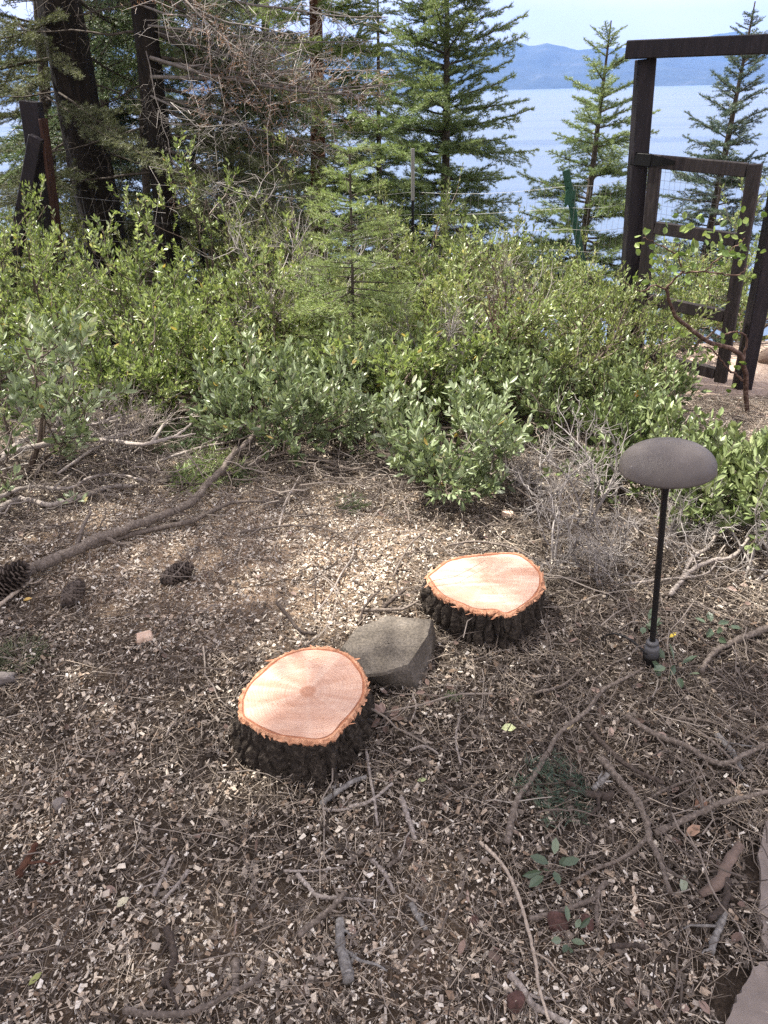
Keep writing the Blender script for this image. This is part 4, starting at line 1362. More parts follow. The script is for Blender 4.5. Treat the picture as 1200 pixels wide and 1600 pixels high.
stump('nearer fresh cut stump with a round heart mark, left of the grey stone block',
      [(372, 1095), (382, 1072), (404, 1049), (432, 1026), (475, 1011), (521, 1012), (546, 1022), (564, 1040), (575, 1063), (574, 1088), (558, 1113), (540, 1134), (512, 1158), (466, 1159), (422, 1151), (389, 1134), (373, 1119)],
      [(346, 1150), (352, 1100), (380, 1060), (440, 1040), (520, 1040), (580, 1075), (592, 1110), (584, 1150), (560, 1182), (520, 1205), (450, 1222), (390, 1212), (352, 1186)],
      .145, (481, 1080), -.55, 3)
stump('farther fresh cut stump with a pale streaked face, right of the grey stone block',
      [(663, 900), (678, 888), (699, 874), (730, 867), (763, 864), (805, 863), (830, 875), (845, 890), (850, 905), (845, 927), (830, 942), (797, 962), (776, 957), (747, 956), (722, 948), (692, 934), (676, 920)],
      [(650, 940), (660, 910), (700, 890), (760, 885), (830, 892), (856, 915), (860, 945), (850, 975), (822, 994), (790, 994), (740, 985), (690, 972), (656, 962)],
      .135, (760, 903), -.05, 8)

# =============================================================== STONE BLOCK
def stone_block():
    z = .085
    top = [GZ(*q, z + dz) for q, dz in (((533, 1010), -.01), ((557, 980), .0), ((607, 961), .006), ((676, 968), .004), ((671, 992), .0), ((639, 1040), -.004), ((599, 1053), -.008), ((572, 1056), -.01))]
    bot = [GZ(*q, -.03) for q in ((530, 1050), (556, 1030), (610, 1010), (684, 1012), (678, 1040), (657, 1092), (604, 1080), (570, 1072))]
    base = sum(top, Vector()) / 8; base.z = 0
    acc = Acc()
    n = 8
    # dense side strips and top fan, then noise
    per = 10
    def ringpts(pl):
        r = []
        for i in range(n):
            a, b = pl[i], pl[(i + 1) % n]
            for k in range(per): r.append(np.array(a.lerp(b, k / per) - base))
        return np.array(r)
    T, B = ringpts(top), ringpts(bot)
    N = len(T)
    c = T.mean(0)
    rows = [c + (T - c) * s + np.array([0, 0, 0.002]) for s in (.02, .25, .5, .75, .9, .965)] + [T * np.array([1, 1, 1]) - np.array([0, 0, .006])] + [T + (B - T) * u for u in (.12, .28, .45, .62, .8, 1)]
    V = np.concatenate(rows)
    q = np.array([mnoise.fractal(Vector(p) * 26, .8, 2.1, 4) for p in V])
    q2 = np.array([mnoise.noise(Vector(p) * 9 + Vector((5, 0, 0))) for p in V])
    nn = nrm(V - np.array([c[0], c[1], 0]))
    V = V + nn * (.0030 * q + .0018 * q2)[:, None]
    k = len(rows)
    i, j = np.meshgrid(np.arange(k - 1), np.arange(N), indexing='ij')
    j2 = (j + 1) % N
    acc.add(V, np.stack([i * N + j, i * N + j2, (i + 1) * N + j2, (i + 1) * N + j], -1).reshape(-1, 4)[:, ::-1])
    m, nd, b = newmat('stone_grey')
    c1 = ramp(nd, noise(nd, 14, 6, .65), [(.3, (.075, .065, .054)), (.55, (.125, .11, .093)), (.75, (.19, .17, .148))])
    c2 = ramp(nd, noise(nd, 160, 3, .6), [(.35, (.6, .6, .6)), (.55, (1, 1, 1)), (.7, (1.25, 1.22, 1.15))])
    nd.links.new(mixc(nd, 1.0, c1, c2, 'MULTIPLY'), b.inputs['Base Color'])
    b.inputs['Roughness'].default_value = .95
    b.inputs['Specular IOR Level'].default_value = .2
    bump(nd, b, noise(nd, 120, 6, .7), .6, .004)
    o = acc.build('stone_block', m)
    o.location = base
    tag(o, 'grey wedge shaped stone block set between the two stumps', 'stone')
stone_block()

# =============================================================== GARDEN LAMP
def lathe(prof, n=40):
    a = np.linspace(0, 2 * math.pi, n, endpoint=False)
    V = np.concatenate([np.stack([r * np.cos(a), r * np.sin(a), np.full(n, z)], -1) for r, z in prof])
    k = len(prof)
    i, j = np.meshgrid(np.arange(k - 1), np.arange(n), indexing='ij')
    j2 = (j + 1) % n
    return V, np.stack([i * n + j, i * n + j2, (i + 1) * n + j2, (i + 1) * n + j], -1).reshape(-1, 4)

def lamp():
    b0 = G(1016, 1042)
    tp = P(1042, 731, b0.y + .05)
    ax = (tp - b0).normalized()
    Ls = (tp - b0).length
    t = thing('garden_lamp', 'mushroom shaped garden path lamp on a thin black stem', 'garden lamp', b0)
    q = Vector((0, 0, 1)).rotation_difference(ax)
    def part(name, prof, mat, smooth=True, n=40):
        acc = Acc()
        V, Fq = lathe(prof, n)
        acc.add(V, Fq)
        o = acc.build(name, mat, t, smooth)
        o.rotation_mode = 'QUATERNION'; o.rotation_quaternion = q
        return o
    m, nd, b = newmat('lamp_shade')
    c = ramp(nd, noise(nd, 18, 6, .65), [(.3, (.075, .064, .059)), (.6, (.105, .091, .084)), (.8, (.14, .123, .115))])
    sp = ramp(nd, noise(nd, 95, 2, .5), [(.74, (0, 0, 0)), (.78, (1, 1, 1))])
    nd.links.new(mixc(nd, math2(nd, 'MULTIPLY', sp, .4), c, (.5, .48, .46)), b.inputs['Base Color'])
    b.inputs['Roughness'].default_value = .62
    bump(nd, b, noise(nd, 200, 3), .15, .001)
    D = .119
    zs = Ls
    dome = [(.001, zs + .069)] + [(D * math.sin(a), zs + .069 * math.cos(a) ** .85) for a in np.linspace(.12, math.pi / 2 - .02, 14)] + [(D + .0005, zs - .003), (D - .003, zs - .006), (D - .006, zs - .002), (D * .9, zs + .012), (D * .5, zs + .035), (.02, zs + .04), (.001, zs + .04)]
    part('lamp_shade', dome, m, True, 64)
    black = plain('lamp_black', (.012, .011, .011), .5, .2, .3)
    part('stem', [(.0085, .07), (.0085, Ls - .085), (.010, Ls - .065), (.015, Ls - .03), (.0185, Ls - .012), (.0185, Ls + .03), (.001, Ls + .03)], black)
    grey = plain('lamp_collar', (.10, .10, .105), .5, .2)
    part('collar', [(.009, .098), (.016, .097), (.018, .092), (.018, .086), (.015, .085), (.015, .080), (.0205, .078), (.0215, .07), (.0215, .056), (.020, .05)], grey)
    part('ground_stake', [(.019, .052), (.0235, .050), (.0235, .04), (.021, 0.0), (.019, -.02)], black)
    # supply cable looping from the collar into the litter
    c = spline([Vector((-.022, -.01, .06)), G(985, 1000, .05) - b0, G(960, 990, .045) - b0, G(938, 998, .01) - b0, G(925, 1010, -.005) - b0], 24)
    acc = Acc(); v, f, _ = btubes(c[None], np.full((1, 24), .0035), 8); acc.add(v, f)
    acc.build('cable', black, t, True)
lamp()

# =============================================================== FALLEN LIMBS AND STICKS
fb = 'fallen_branch'
stick(fb, 'thick curved fallen limb reaching from the left edge up to the shrubs', 'branch',
      [(41, 893), (75, 878), (112, 862), (157, 841), (210, 821), (262, 803), (300, 784), (320, 761), (345, 735), (366, 709), (390, 688), (412, 660)], .025, 'stem_brown', .5, [.02, .02, .025, .03, .03, .03, .04, .06, .08, .1, .13, .16],
      side=[(.16, [(180, 842), (240, 826), (300, 815), (345, 792), (375, 783), (442, 785)]), (.83, [(372, 690), (376, 668)], .2), (.72, [(372, 738), (410, 718), (445, 708)], .08)], knob=.05)
stick(fb, 'grey branch curving in from the left edge, highest of the tangle', 'branch', [(-30, 735), (0, 714), (37, 701), (112, 688), (169, 688), (225, 694), (277, 679), (300, 660)], .019, 'stem_grey', .3, .06, .16, side=[(.35, [(150, 680), (200, 672), (240, 665)]), (.55, [(215, 670), (235, 640)], .1), (.75, [(265, 650), (285, 625)], .1)])
stick(fb, 'dark branch rising under the leaves at the left edge', 'branch', [(-20, 728), (0, 718), (26, 694), (60, 679), (94, 671), (150, 662), (190, 648)], .019, 'stem_grey', .3, .12, .14)
stick(fb, 'slender grey branch low in the tangle at the left', 'branch', [(-20, 782), (0, 776), (45, 761), (105, 763), (142, 746), (187, 742), (230, 752)], .012, 'stem_grey', .4, .02, .06, side=[(.45, [(105, 745), (125, 732), (148, 727)])])
stick(fb, 'lowest thick grey branch of the tangle at the left', 'branch', [(-20, 806), (0, 795), (30, 779), (75, 788), (105, 784), (142, 772), (169, 761), (206, 759)], .017, 'stem_grey', .6, .0, .03)
stick(fb, 'wavy brown branch lying before the shrubs right of the thick limb', 'branch', [(380, 727), (417, 715), (446, 708), (490, 713), (519, 724), (549, 733), (578, 726), (600, 716)], .012, 'stem_brown', .5, .02, .05, side=[(.4, [(500, 706), (527, 709), (556, 713), (585, 708)])])
stick(fb, 'long thin branch arching over the sawdust behind the stumps', 'branch', [(375, 832), (410, 826), (453, 821), (490, 823), (519, 830), (552, 845), (578, 858)], .006, 'stem_brown', .5, .02)
stick(fb, 'thin pale branch curving up left of the farther stump', 'branch', [(615, 900), (626, 876), (644, 847), (670, 825), (684, 803), (681, 788), (670, 766)], .005, 'stem_brown', .5, .03, .02)
stick(fb, 'straight dead stem leaning above the sawdust', 'branch', [(435, 827), (446, 785), (457, 765), (468, 744)], .005, 'stem_grey', .6, .10)
stick(fb, 'kinked thin twig running down toward the nearer stump', 'branch', [(552, 847), (551, 869), (534, 895), (519, 924), (494, 957)], .004, 'stem_grey', .7, .01)
stick(fb, 'dark bent stick behind the nearer stump', 'branch', [(433, 942), (450, 962), (470, 986), (495, 990)], .007, 'stem_dark', .6, .02)
stick(fb, 'pale tipped stick touching the left side of the farther stump', 'branch', [(563, 953), (593, 953), (629, 951), (655, 939)], .008, 'stem_brown', .6, .015, cut=True)
stick(fb, 'short dark stick above the stone block', 'branch', [(598, 950), (612, 938), (633, 922)], .008, 'stem_dark', .7, .02)
stick(fb, 'thin upright curved twig beside the stone block', 'branch', [(562, 976), (566, 955), (580, 935), (600, 917)], .006, 'stem_dark', .5, .05)
stick(fb, 'fine twig standing in the chips left of the stone block', 'branch', [(492, 950), (493, 920), (489, 880)], .003, 'stem_dark', .7, .06)
stick(fb, 'thin branch arching behind the top of the farther stump', 'branch', [(700, 852), (740, 846), (775, 850), (805, 858), (832, 872)], .006, 'stem_brown', .6, .02, .05)
stick(fb, 'long crooked branch running down the right foreground', 'branch', [(791, 1318), (802, 1270), (810, 1247), (836, 1210), (855, 1176), (877, 1142), (915, 1112), (941, 1079), (975, 1060), (1005, 1044)], .0095, 'stem_brown', .45, .03)
stick(fb, 'forked brown branch right of the cut fir sprig', 'branch', [(940, 1186), (964, 1214), (990, 1244), (1009, 1281), (1016, 1315), (1032, 1345), (1047, 1395)], .0115, 'stem_brown', .45, .02, side=[(.62, [(990, 1330), (960, 1347), (925, 1360), (890, 1380)])])
stick(fb, 'brown branch running from the forked branch to the right edge', 'branch', [(1022, 1302), (1061, 1285), (1102, 1266), (1117, 1257), (1162, 1246), (1215, 1233)], .009, 'stem_brown', .6, .03, side=[(.5, [(1113, 1250), (1110, 1240)], .02)])
stick(fb, 'u shaped branch dipping toward the right edge below the lamp', 'branch', [(980, 1118), (997, 1131), (1035, 1152), (1072, 1165), (1102, 1184), (1132, 1193), (1166, 1178), (1215, 1152)], .009, 'stem_brown', .7, .03)
stick(fb, 'straight stick slanting above the forked branch', 'branch', [(915, 1131), (949, 1169), (982, 1197), (1037, 1224)], .008, 'stem_dark', .7, .01)
stick(fb, 'short thick broken log with a pale end beside the cut fir sprig', 'branch', [(958, 1244), (935, 1243), (915, 1239), (885, 1222)], .013, 'stem_dark', .5, .01, cut=True)
stick(fb, 'stubby silver stick standing against the broken log', 'branch', [(926, 1234), (940, 1220), (950, 1208)], .008, 'stem_lichen', .8, .03)
stick(fb, 'thick grey mottled stick right of the u shaped branch', 'branch', [(1121, 1148), (1144, 1176), (1159, 1203)], .009, 'stem_lichen', .8, .0)
stick(fb, 'thin long twig above the u shaped branch at the right', 'branch', [(1057, 1122), (1110, 1127), (1147, 1142), (1185, 1168)], .005, 'stem_brown', .6, .02)
stick(fb, 'thin twig crossing over the u shaped branch', 'branch', [(1072, 1131), (1110, 1156), (1140, 1184), (1165, 1215)], .005, 'stem_brown', .6, .03)
stick(fb, 'thin twig left of the lens shaped brown leaf', 'branch', [(1005, 1255), (1042, 1232), (1099, 1212)], .005, 'stem_brown', .6, .01)
stick(fb, 'stout branch entering at the right edge beside the lamp foot', 'branch', [(1215, 976), (1150, 1001), (1113, 1021), (1095, 1050)], .012, 'stem_brown', .6, .01)
stick(fb, 'thin branch running toward the lamp foot from the left', 'branch', [(835, 1083), (880, 1070), (912, 1042)], .005, 'stem_brown', .6, .01)
stick(fb, 'forked grey branch rising right of the lamp stem', 'branch', [(1068, 900), (1081, 873), (1109, 852), (1123, 824), (1138, 800)], .009, 'stem_grey', .6, .05)
stick(fb, 'long grey branch under the right edge shrub', 'branch', [(1046, 930), (1077, 894), (1112, 876), (1147, 868), (1176, 832)], .010, 'stem_grey', .6, .05, side=[(.55, [(1116, 880), (1130, 855), (1147, 838)], .03)])
stick(fb, 'thin level branch passing behind the lamp stem', 'branch', [(975, 913), (1046, 904), (1102, 897), (1125, 870)], .006, 'stem_grey', .5, .03)
sk = 'stick'
stick(sk, 'pale bare stick curving down through the lower right foreground', 'stick', [(750, 1316), (776, 1340), (799, 1374), (816, 1419), (829, 1467), (838, 1512), (842, 1542), (859, 1597)], .0055, 'stem_pale', .6, .02)
stick(sk, 'brown stick above the red stones', 'stick', [(826, 1436), (874, 1424), (915, 1409), (933, 1401)], .0075, 'stem_brown', .7, .01)
stick(sk, 'upright bent stick behind the red stones', 'stick', [(947, 1377), (934, 1396), (932, 1422), (934, 1447)], .007, 'stem_brown', .8, -.005, .02)
stick(sk, 'grey stick at the bottom edge right of centre', 'stick', [(795, 1522), (814, 1542), (832, 1569), (862, 1587), (890, 1600)], .0085, 'stem_grey', .8, .0)
stick(sk, 'rough dark stick lying near the right edge paving', 'stick', [(1137, 1375), (1132, 1415), (1108, 1436)], .010, 'stem_dark', .7, .015)
stick(sk, 'grey mottled stick near the right edge paving', 'stick', [(1132, 1426), (1121, 1455), (1110, 1488)], .010, 'stem_lichen', .8, .0)
stick(sk, 'short knobbly dark stick right of the red stones', 'stick', [(955, 1479), (985, 1477), (1014, 1481)], .007, 'stem_dark', .7, .0)
stick(sk, 'pale grey curved stick lying at the foot of the nearer stump', 'stick', [(501, 1257), (528, 1236), (555, 1220), (573, 1213)], .0085, 'stem_lichen', .75, .005)
stick(sk, 'slender stick below the pale grey curved one', 'stick', [(545, 1261), (579, 1251), (613, 1224)], .006, 'stem_grey', .7, .01)
stick(sk, 'thin stick standing across the slender one', 'stick', [(572, 1172), (579, 1217), (585, 1249), (590, 1290)], .005, 'stem_grey', .8, .01)
stick(sk, 'low twig touching the pale grey curved stick', 'stick', [(504, 1264), (525, 1266), (546, 1264)], .005, 'stem_grey', .7, .0)
stick(sk, 'flat tapering slat of grey wood in the centre foreground', 'stick', [(627, 1247), (639, 1281), (648, 1312)], .0085, 'stem_grey', .8, .0)
stick(sk, 'y shaped grey twig in the foreground left of centre', 'stick', [(465, 1366), (480, 1383), (496, 1399), (525, 1403), (556, 1405), (590, 1408)], .0065, 'stem_grey', .5, .0, side=[(.4, [(497, 1408), (496, 1414)])])
stick(sk, 'stout brown stick lying across the y shaped twig', 'stick', [(465, 1461), (493, 1439), (520, 1417), (540, 1394)], .009, 'stem_brown', .8, .012)
stick(sk, 'thick rough barked stick with a stub, bottom centre', 'stick', [(531, 1437), (533, 1479), (541, 1508), (545, 1534)], .0115, 'stem_lichen', 1.25, .0, side=[(.75, [(549, 1502), (557, 1490)], .01)])
stick(sk, 'pale kinked stick in the centre foreground', 'stick', [(579, 1341), (600, 1364), (617, 1395)], .0065, 'stem_grey', .8, .0)
stick(sk, 'short blue grey stick right of the kinked one', 'stick', [(643, 1413), (653, 1433), (665, 1453)], .0075, 'stem_lichen', .8, .0)
stick(sk, 'level thin twig above the y shaped one', 'stick', [(443, 1361), (488, 1361), (539, 1355)], .004, 'stem_grey', .6, .0)
stick(sk, 'stubby twig between the kinked stick and the flat slat', 'stick', [(605, 1355), (627, 1337)], .0065, 'stem_brown', .8, .0)
stick(sk, 'stubby dark twig left of the kinked stick', 'stick', [(543, 1351), (568, 1327)], .0065, 'stem_brown', .8, .0)
stick(sk, 'long curved stick along the bottom edge at the left', 'stick', [(195, 1579), (240, 1585), (295, 1582), (350, 1557), (400, 1530), (411, 1503)], .0085, 'stem_brown', .6, .005)
stick(sk, 'short grey stick at the left, upper of a pair', 'stick', [(270, 1337), (256, 1366), (240, 1400)], .0055, 'stem_grey', .8, .0)
stick(sk, 'short grey stick at the left, lower of a pair', 'stick', [(295, 1360), (275, 1385), (252, 1410)], .0055, 'stem_grey', .8, .0)
stick(sk, 'mossy dark crooked stick in the lower left', 'stick', [(260, 1450), (272, 1495), (255, 1541)], .0105, 'stem_dark', .8, .0)
stick(sk, 'long fine twig at the left edge near the bottom', 'stick', [(-10, 1499), (60, 1485), (122, 1477)], .004, 'stem_brown', .6, .0)
stick(sk, 'chunky brown wood piece in the lower left', 'stick', [(367, 1503), (368, 1525), (367, 1547)], .011, 'stem_brown', .7, .0)
stick(sk, 'flat reddish bark piece at the far left foreground', 'stick', [(28, 1368), (42, 1345), (57, 1318)], .012, 'bark_red', .6, .0)
stick(sk, 'pale broken stick at the left edge beside the large pine cone', 'stick', [(-20, 958), (0, 945), (25, 925), (50, 905)], .0085, 'stem_pale', .9, .02, cut=True)
stick(sk, 'thin fork of twig below the stone block corner', 'stick', [(645, 1086), (650, 1105), (642, 1128)], .004, 'stem_grey', .7, .0)
stick(sk, 'bent twig right of the dry leaves by the nearer stump', 'stick', [(640, 1172), (664, 1166), (685, 1178)], .005, 'stem_grey', .7, .0)
stick(sk, 'slim stick in the litter below the stone block', 'stick', [(718, 1120), (712, 1155), (720, 1195)], .004, 'stem_grey', .7, .01)

stick(fb, 'thin silvery branch fanning right from the tangle at the left', 'branch', [(60, 700), (130, 668), (190, 655), (240, 636), (285, 612)], .008, 'stem_grey', .4, .10, .16, side=[(.5, [(205, 640), (222, 612)], .1), (.7, [(250, 650), (290, 640)], .1)])
stick(fb, 'thin silvery branch crossing low over the tangle at the left', 'branch', [(90, 740), (150, 700), (215, 672), (270, 655), (320, 650)], .007, 'stem_grey', .4, .06, .14, side=[(.4, [(180, 672), (200, 650)], .1), (.6, [(250, 640), (262, 618)], .1)])
stick(fb, 'forked silvery branch lying under the blue grey leaves, left of centre', 'branch', [(250, 720), (310, 700), (360, 690), (420, 672), (470, 668)], .008, 'stem_grey', .4, .05, .08, side=[(.4, [(350, 668), (372, 650)], .08)])

# =============================================================== PINE CONES, STONES, LEAVES, SPRIGS
M['cone_scale'] = rampmat('cone_scale', [(0, (.022, .016, .013)), (.6, (.065, .05, .042)), (1, (.17, .14, .12))], .8, .2, 40)
M['cone_core'] = plain('cone_core', (.02, .015, .012), .9)
def pine_cone(label, px, py, L, W, yaw, pitch):
    p = G(px, py, W * .42)
    t = thing('pine_cone', label, 'pine cone', p)
    rot = Matrix.Rotation(yaw, 3, 'Z') @ Matrix.Rotation(pitch, 3, 'Y')
    core, sc = Acc(), Acc()
    prof = lambda u: math.sin(math.pi * min(1, .12 + .80 * u)) ** .75
    V, Fq = lathe([(W * .28 * prof(u), L * (u - .5)) for u in np.linspace(0.0, 1, 9)], 10)
    core.add(V @ np.array(rot).T, Fq)
    n = 120
    for i in range(n):
        u = i / n
        a = i * 2.39996
        r = W * .5 * prof(u) * (.92 + .16 * RS.rand())
        c, s = math.cos(a), math.sin(a)
        z = L * (u - .5)
        tip = np.array([c * r, s * r, z + .10 * L * (.5 - u * .2) + .004])
        b0 = np.array([c * r * .35, s * r * .35, z - .01 * L])
        tg = np.array([-s, c, 0])
        w = W * .135 * (.55 + .6 * prof(u))
        upv = np.array([0, 0, .0045])
        q = np.array([b0 - tg * w * .3, b0 + tg * w * .3, tip + tg * w * .8 - (tip - b0) * .18, tip - tg * w * .8 - (tip - b0) * .18, tip - tg * w * .3 + upv * .6, tip + tg * w * .3 + upv * .6])
        v = np.concatenate([q, q + upv])
        sc.add(v @ np.array(rot).T, [[0, 3, 2, 1], [6, 7, 8, 9], [3, 4, 5, 2], [9, 8, 11, 10], [4, 10, 11, 5], [3, 9, 10, 4], [2, 5, 11, 8], [0, 6, 9, 3], [1, 2, 8, 7]], np.repeat([.15 + .3 * RS.rand(), .55 + .45 * RS.rand()], 6)[[0, 0, 6, 6, 7, 7, 0, 0, 6, 6, 7, 7]])
    core.build('core', M['cone_core'], t, True)
    tag(sc.build('scales', M['cone_scale'], t), kind='stuff')
pine_cone('dark pine cone left of the sawdust patch, lying on its side', 274, 897, .115, .075, .5, 1.35)
pine_cone('smaller dark pine cone near the left edge, below the limb end', 112, 930, .10, .070, 1.2, 1.2)
pine_cone('largest pine cone cut off by the left edge', 12, 910, .17, .11, .2, .9)

M['stone_red'] = plain('stone_red', (.085, .045, .038), .95, 0, .55, 70, 1.0)
M['stone_dull'] = plain('stone_dull', (.17, .15, .14), .95, 0, .3, 40, .8)
M['stone_brown'] = plain('stone_brown', (.15, .11, .09), .95, 0, .3, 40, .8)
def stone(label, px, py, w, mat, flat=.65, seed=0):
    import bmesh
    bm = bmesh.new()
    bmesh.ops.create_icosphere(bm, subdivisions=3, radius=1)
    for v in bm.verts:
        k = 1 + .32 * mnoise.noise(v.co * 1.3 + Vector((seed, 0, 0))) + .12 * mnoise.noise(v.co * 4 + Vector((0, seed, 0)))
        v.co = Vector((v.co.x * k * w * .5, v.co.y * k * w * .45, v.co.z * k * w * .5 * flat))
    me = bpy.data.meshes.new('stone'); bm.to_mesh(me); bm.free()
    me.materials.append(M[mat])
    o = link('stone', me); p = G(px, py); o.location = (p.x, p.y, p.z + w * flat * .3); o.rotation_euler = (RS.randn() * .3, RS.randn() * .3, RS.rand() * 6)
    tag(o, label, 'stone')
stone('small red stone left of the pale bare stick', 741, 1442, .026, 'stone_red', .8, 1)
stone('larger of the two red stones under the brown stick', 872, 1449, .050, 'stone_red', .75, 2)
stone('rounder red stone next to the larger red one', 915, 1446, .034, 'stone_red', .85, 3)
stone('dark red stone near the bottom edge', 805, 1571, .040, 'stone_red', .8, 4)
stone('flat dull red stone left of the pale bare stick', 777, 1500, .038, 'stone_brown', .4, 5)
stone('tiny black pebble near the bottom centre', 702, 1552, .014, 'cone_core', .8, 6)
stone('grey stone at the left edge beside the grass tuft', 4, 1066, .09, 'stone_dull', .45, 7)
stone('small grey stone in the chips at the left', 94, 1258, .034, 'stone_dull', .6, 8)
stone('brown boulder beyond the gate at the right edge', 1204, 566, .20, 'stone_brown', .7, 9)

# loose leaves lying on the litter
GUP = (0, -.15, 1)
def lying(label, px, py, L, Wd, col, ang, dz=.012):
    one_leaf(label, G(px, py, dz), L, Wd, col, (math.cos(ang), math.sin(ang), .05), (RS.randn() * .15, -.1, 1))
lying('pale yellow green oval leaf in the centre right litter', 783, 1138, .040, .028, (.55, .60, .32), -.1)
lying('lens shaped brown leaf near the right edge', 1072, 1306, .044, .024, (.30, .19, .13), .5)
lying('rounded rusty leaf above the lens shaped one', 1085, 1259, .034, .028, (.26, .15, .10), .2)
lying('small yellow leaf beside the lamp foot', 1046, 996, .034, .012, (.75, .58, .08), .6, .03)
lying('pale tan leaf beside the crooked branch', 885, 1140, .028, .011, (.62, .50, .30), .6, .02)
lying('grey green leaf lying near the right edge', 1066, 1395, .040, .018, (.24, .27, .20), 1.1)
lying('small green leaf chip right of the stump foot', 652, 1220, .024, .012, (.38, .44, .22), .1)
lying('pale papery leaf in the lower left chips', 182, 1418, .030, .020, (.50, .47, .34), .8)
lying('green leaf in the bottom left corner litter', 44, 1540, .030, .014, (.26, .28, .10), .9)
lying('yellow leaf beside the large pine cone', 36, 938, .030, .018, (.55, .38, .12), .2)
# curl of brown bark by the right edge
def bark_curl():
    c = spline([G(1158, 1318, .02), G(1138, 1347, .025), G(1125, 1376, .022), G(1095, 1398, .014)], 14)
    b0 = Vector(c[0]); b0.z -= .02
    acc = Acc()
    tg = nrm(np.gradient(c, axis=0)); s = nrm(np.cross(tg, [0, 0, 1.]))
    w = np.array([.008, .010, .009, .012, .011, .010, .013, .012, .010, .012, .013, .010, .009, .006])[:, None]
    rows = [c - s * w, c + np.array([0, 0, .0015]), c + s * w, c + s * w * .9 - [0, 0, .003], c - s * w * .9 - [0, 0, .003]]
    V = np.stack(rows, 1).reshape(-1, 3) - np.array(b0)
    Fq = [[i * 5 + j, i * 5 + (j + 1) % 5, i * 5 + 5 + (j + 1) % 5, i * 5 + 5 + j] for i in range(13) for j in range(5)]
    acc.add(V, Fq)
    o = acc.build('bark_strip', M['stone_brown'], None, True); o.location = b0
    tag(o, 'curled brown strip of bark near the right edge', 'bark')
bark_curl()
# brown dry leaf cluster by the nearer stump
def leaf_cluster(label, px, py, cols, n, spread, L, name='dry_sprig', cat='leaves', up=.3):
    b0 = G(px, py)
    t = thing(name, label, cat, b0)
    acc = Acc()
    for i in range(3):
        a = RS.rand() * 6.28
        v, f, _ = btubes(np.array([[[0, 0, .004], [math.cos(a) * spread * .5, math.sin(a) * spread * .5, .02], [math.cos(a) * spread, math.sin(a) * spread, .03]]]), np.array([[.0018, .0015, .001]]), 5)
        acc.add(v, f)
    acc.build('stem', M['stem_brown'], t, True)
    for i in range(n):
        a = RS.rand() * 6.28; r = spread * RS.rand() ** .7
        lf = Acc()
        leaves(lf, np.zeros((1, 3)), np.array([[math.cos(a), math.sin(a), up * (RS.rand() * 1.6 - .2)]]), np.array([nrm(RS.randn(3) * .4 + np.array([0, -.2, 1]))]), np.array([L * (.7 + .5 * RS.rand())]), np.array([L * (.40 + .12 * RS.rand())]), np.array([RS.rand()]))
        o = lf.build('leaf', M[cols], t)
        o.location = (math.cos(a) * r, math.sin(a) * r, .012 + .03 * RS.rand())
    return t
M['leaf_dry'] = leafmat('leaf_dry', [(0, (.11, .075, .06)), (.5, (.22, .155, .13)), (1, (.36, .27, .23))], .7, .1, .2)
leaf_cluster('cluster of curled brown leaves right of the nearer stump', 600, 1130, 'leaf_dry', 12, .045, .038)
leaf_cluster('dry torn leaves in front of the stone block', 672, 1092, 'leaf_dry', 4, .02, .03)
M['leaf_sprig'] = leafmat('leaf_sprig', [(0, (.055, .085, .05)), (.5, (.11, .155, .10)), (1, (.20, .25, .17))], .4, .2)
sg = dict(name='leafy_sprig', cat='sprig', up=.8)
leaf_cluster('leafy green sprig just left of the lamp foot', 1004, 985, 'leaf_sprig', 7, .035, .046, **sg)
leaf_cluster('leafy green sprig in front of the lamp foot', 1052, 1052, 'leaf_sprig', 11, .06, .05, **sg)
leaf_cluster('leafy green sprig right of the lamp foot', 1112, 990, 'leaf_sprig', 8, .05, .046, **sg)
leaf_cluster('small green seedling in the lower right litter', 862, 1368, 'leaf_sprig', 8, .03, .042, **sg)
leaf_cluster('blue green leaf cluster beside the red stones', 890, 1475, 'leaf_sprig', 7, .03, .028, **sg)
leaf_cluster('pale grey leaf cluster under the tangled branches at the left', 118, 795, 'leaf_blue', 10, .06, .045, **sg)

def fir_sprig(label, px, py, yaw, L, pitch=.05, nm=None, n=1):
    b0 = G(px, py, .015)
    t = thing('fir_sprig', label, 'sprig', b0)
    for i in range(n):
        a = yaw + (i - (n - 1) / 2) * .5
        put_branch(t, b0, b0, (math.cos(a), math.sin(a), pitch), L * (.8 + .4 * RS.rand()), PR['sprig'][RS.randint(3)], RS.randn() * .2, nm)
fir_sprig('cut green fir sprig lying among the right foreground branches', 925, 1215, 3.3, .17, .05, 'needle_blue', 3)
fir_sprig('small tuft of fir needles near the right of the stone block', 690, 1092, .2, .05, .2, None, 2)
fir_sprig('green fir sprig lying on the sawdust behind the stumps', 520, 795, .3, .16, .1, None, 2)
fir_sprig('larger green fir sprig under the upper end of the thick limb', 250, 752, .1, .34, .15, 'needle_pale', 3)
fir_sprig('dark fir sprig hanging below the thick limb', 330, 740, -.6, .22, .1, None, 3)
fir_sprig('shaded fir sprig behind the fallen limb', 285, 715, 1.2, .30, .3, None, 4)

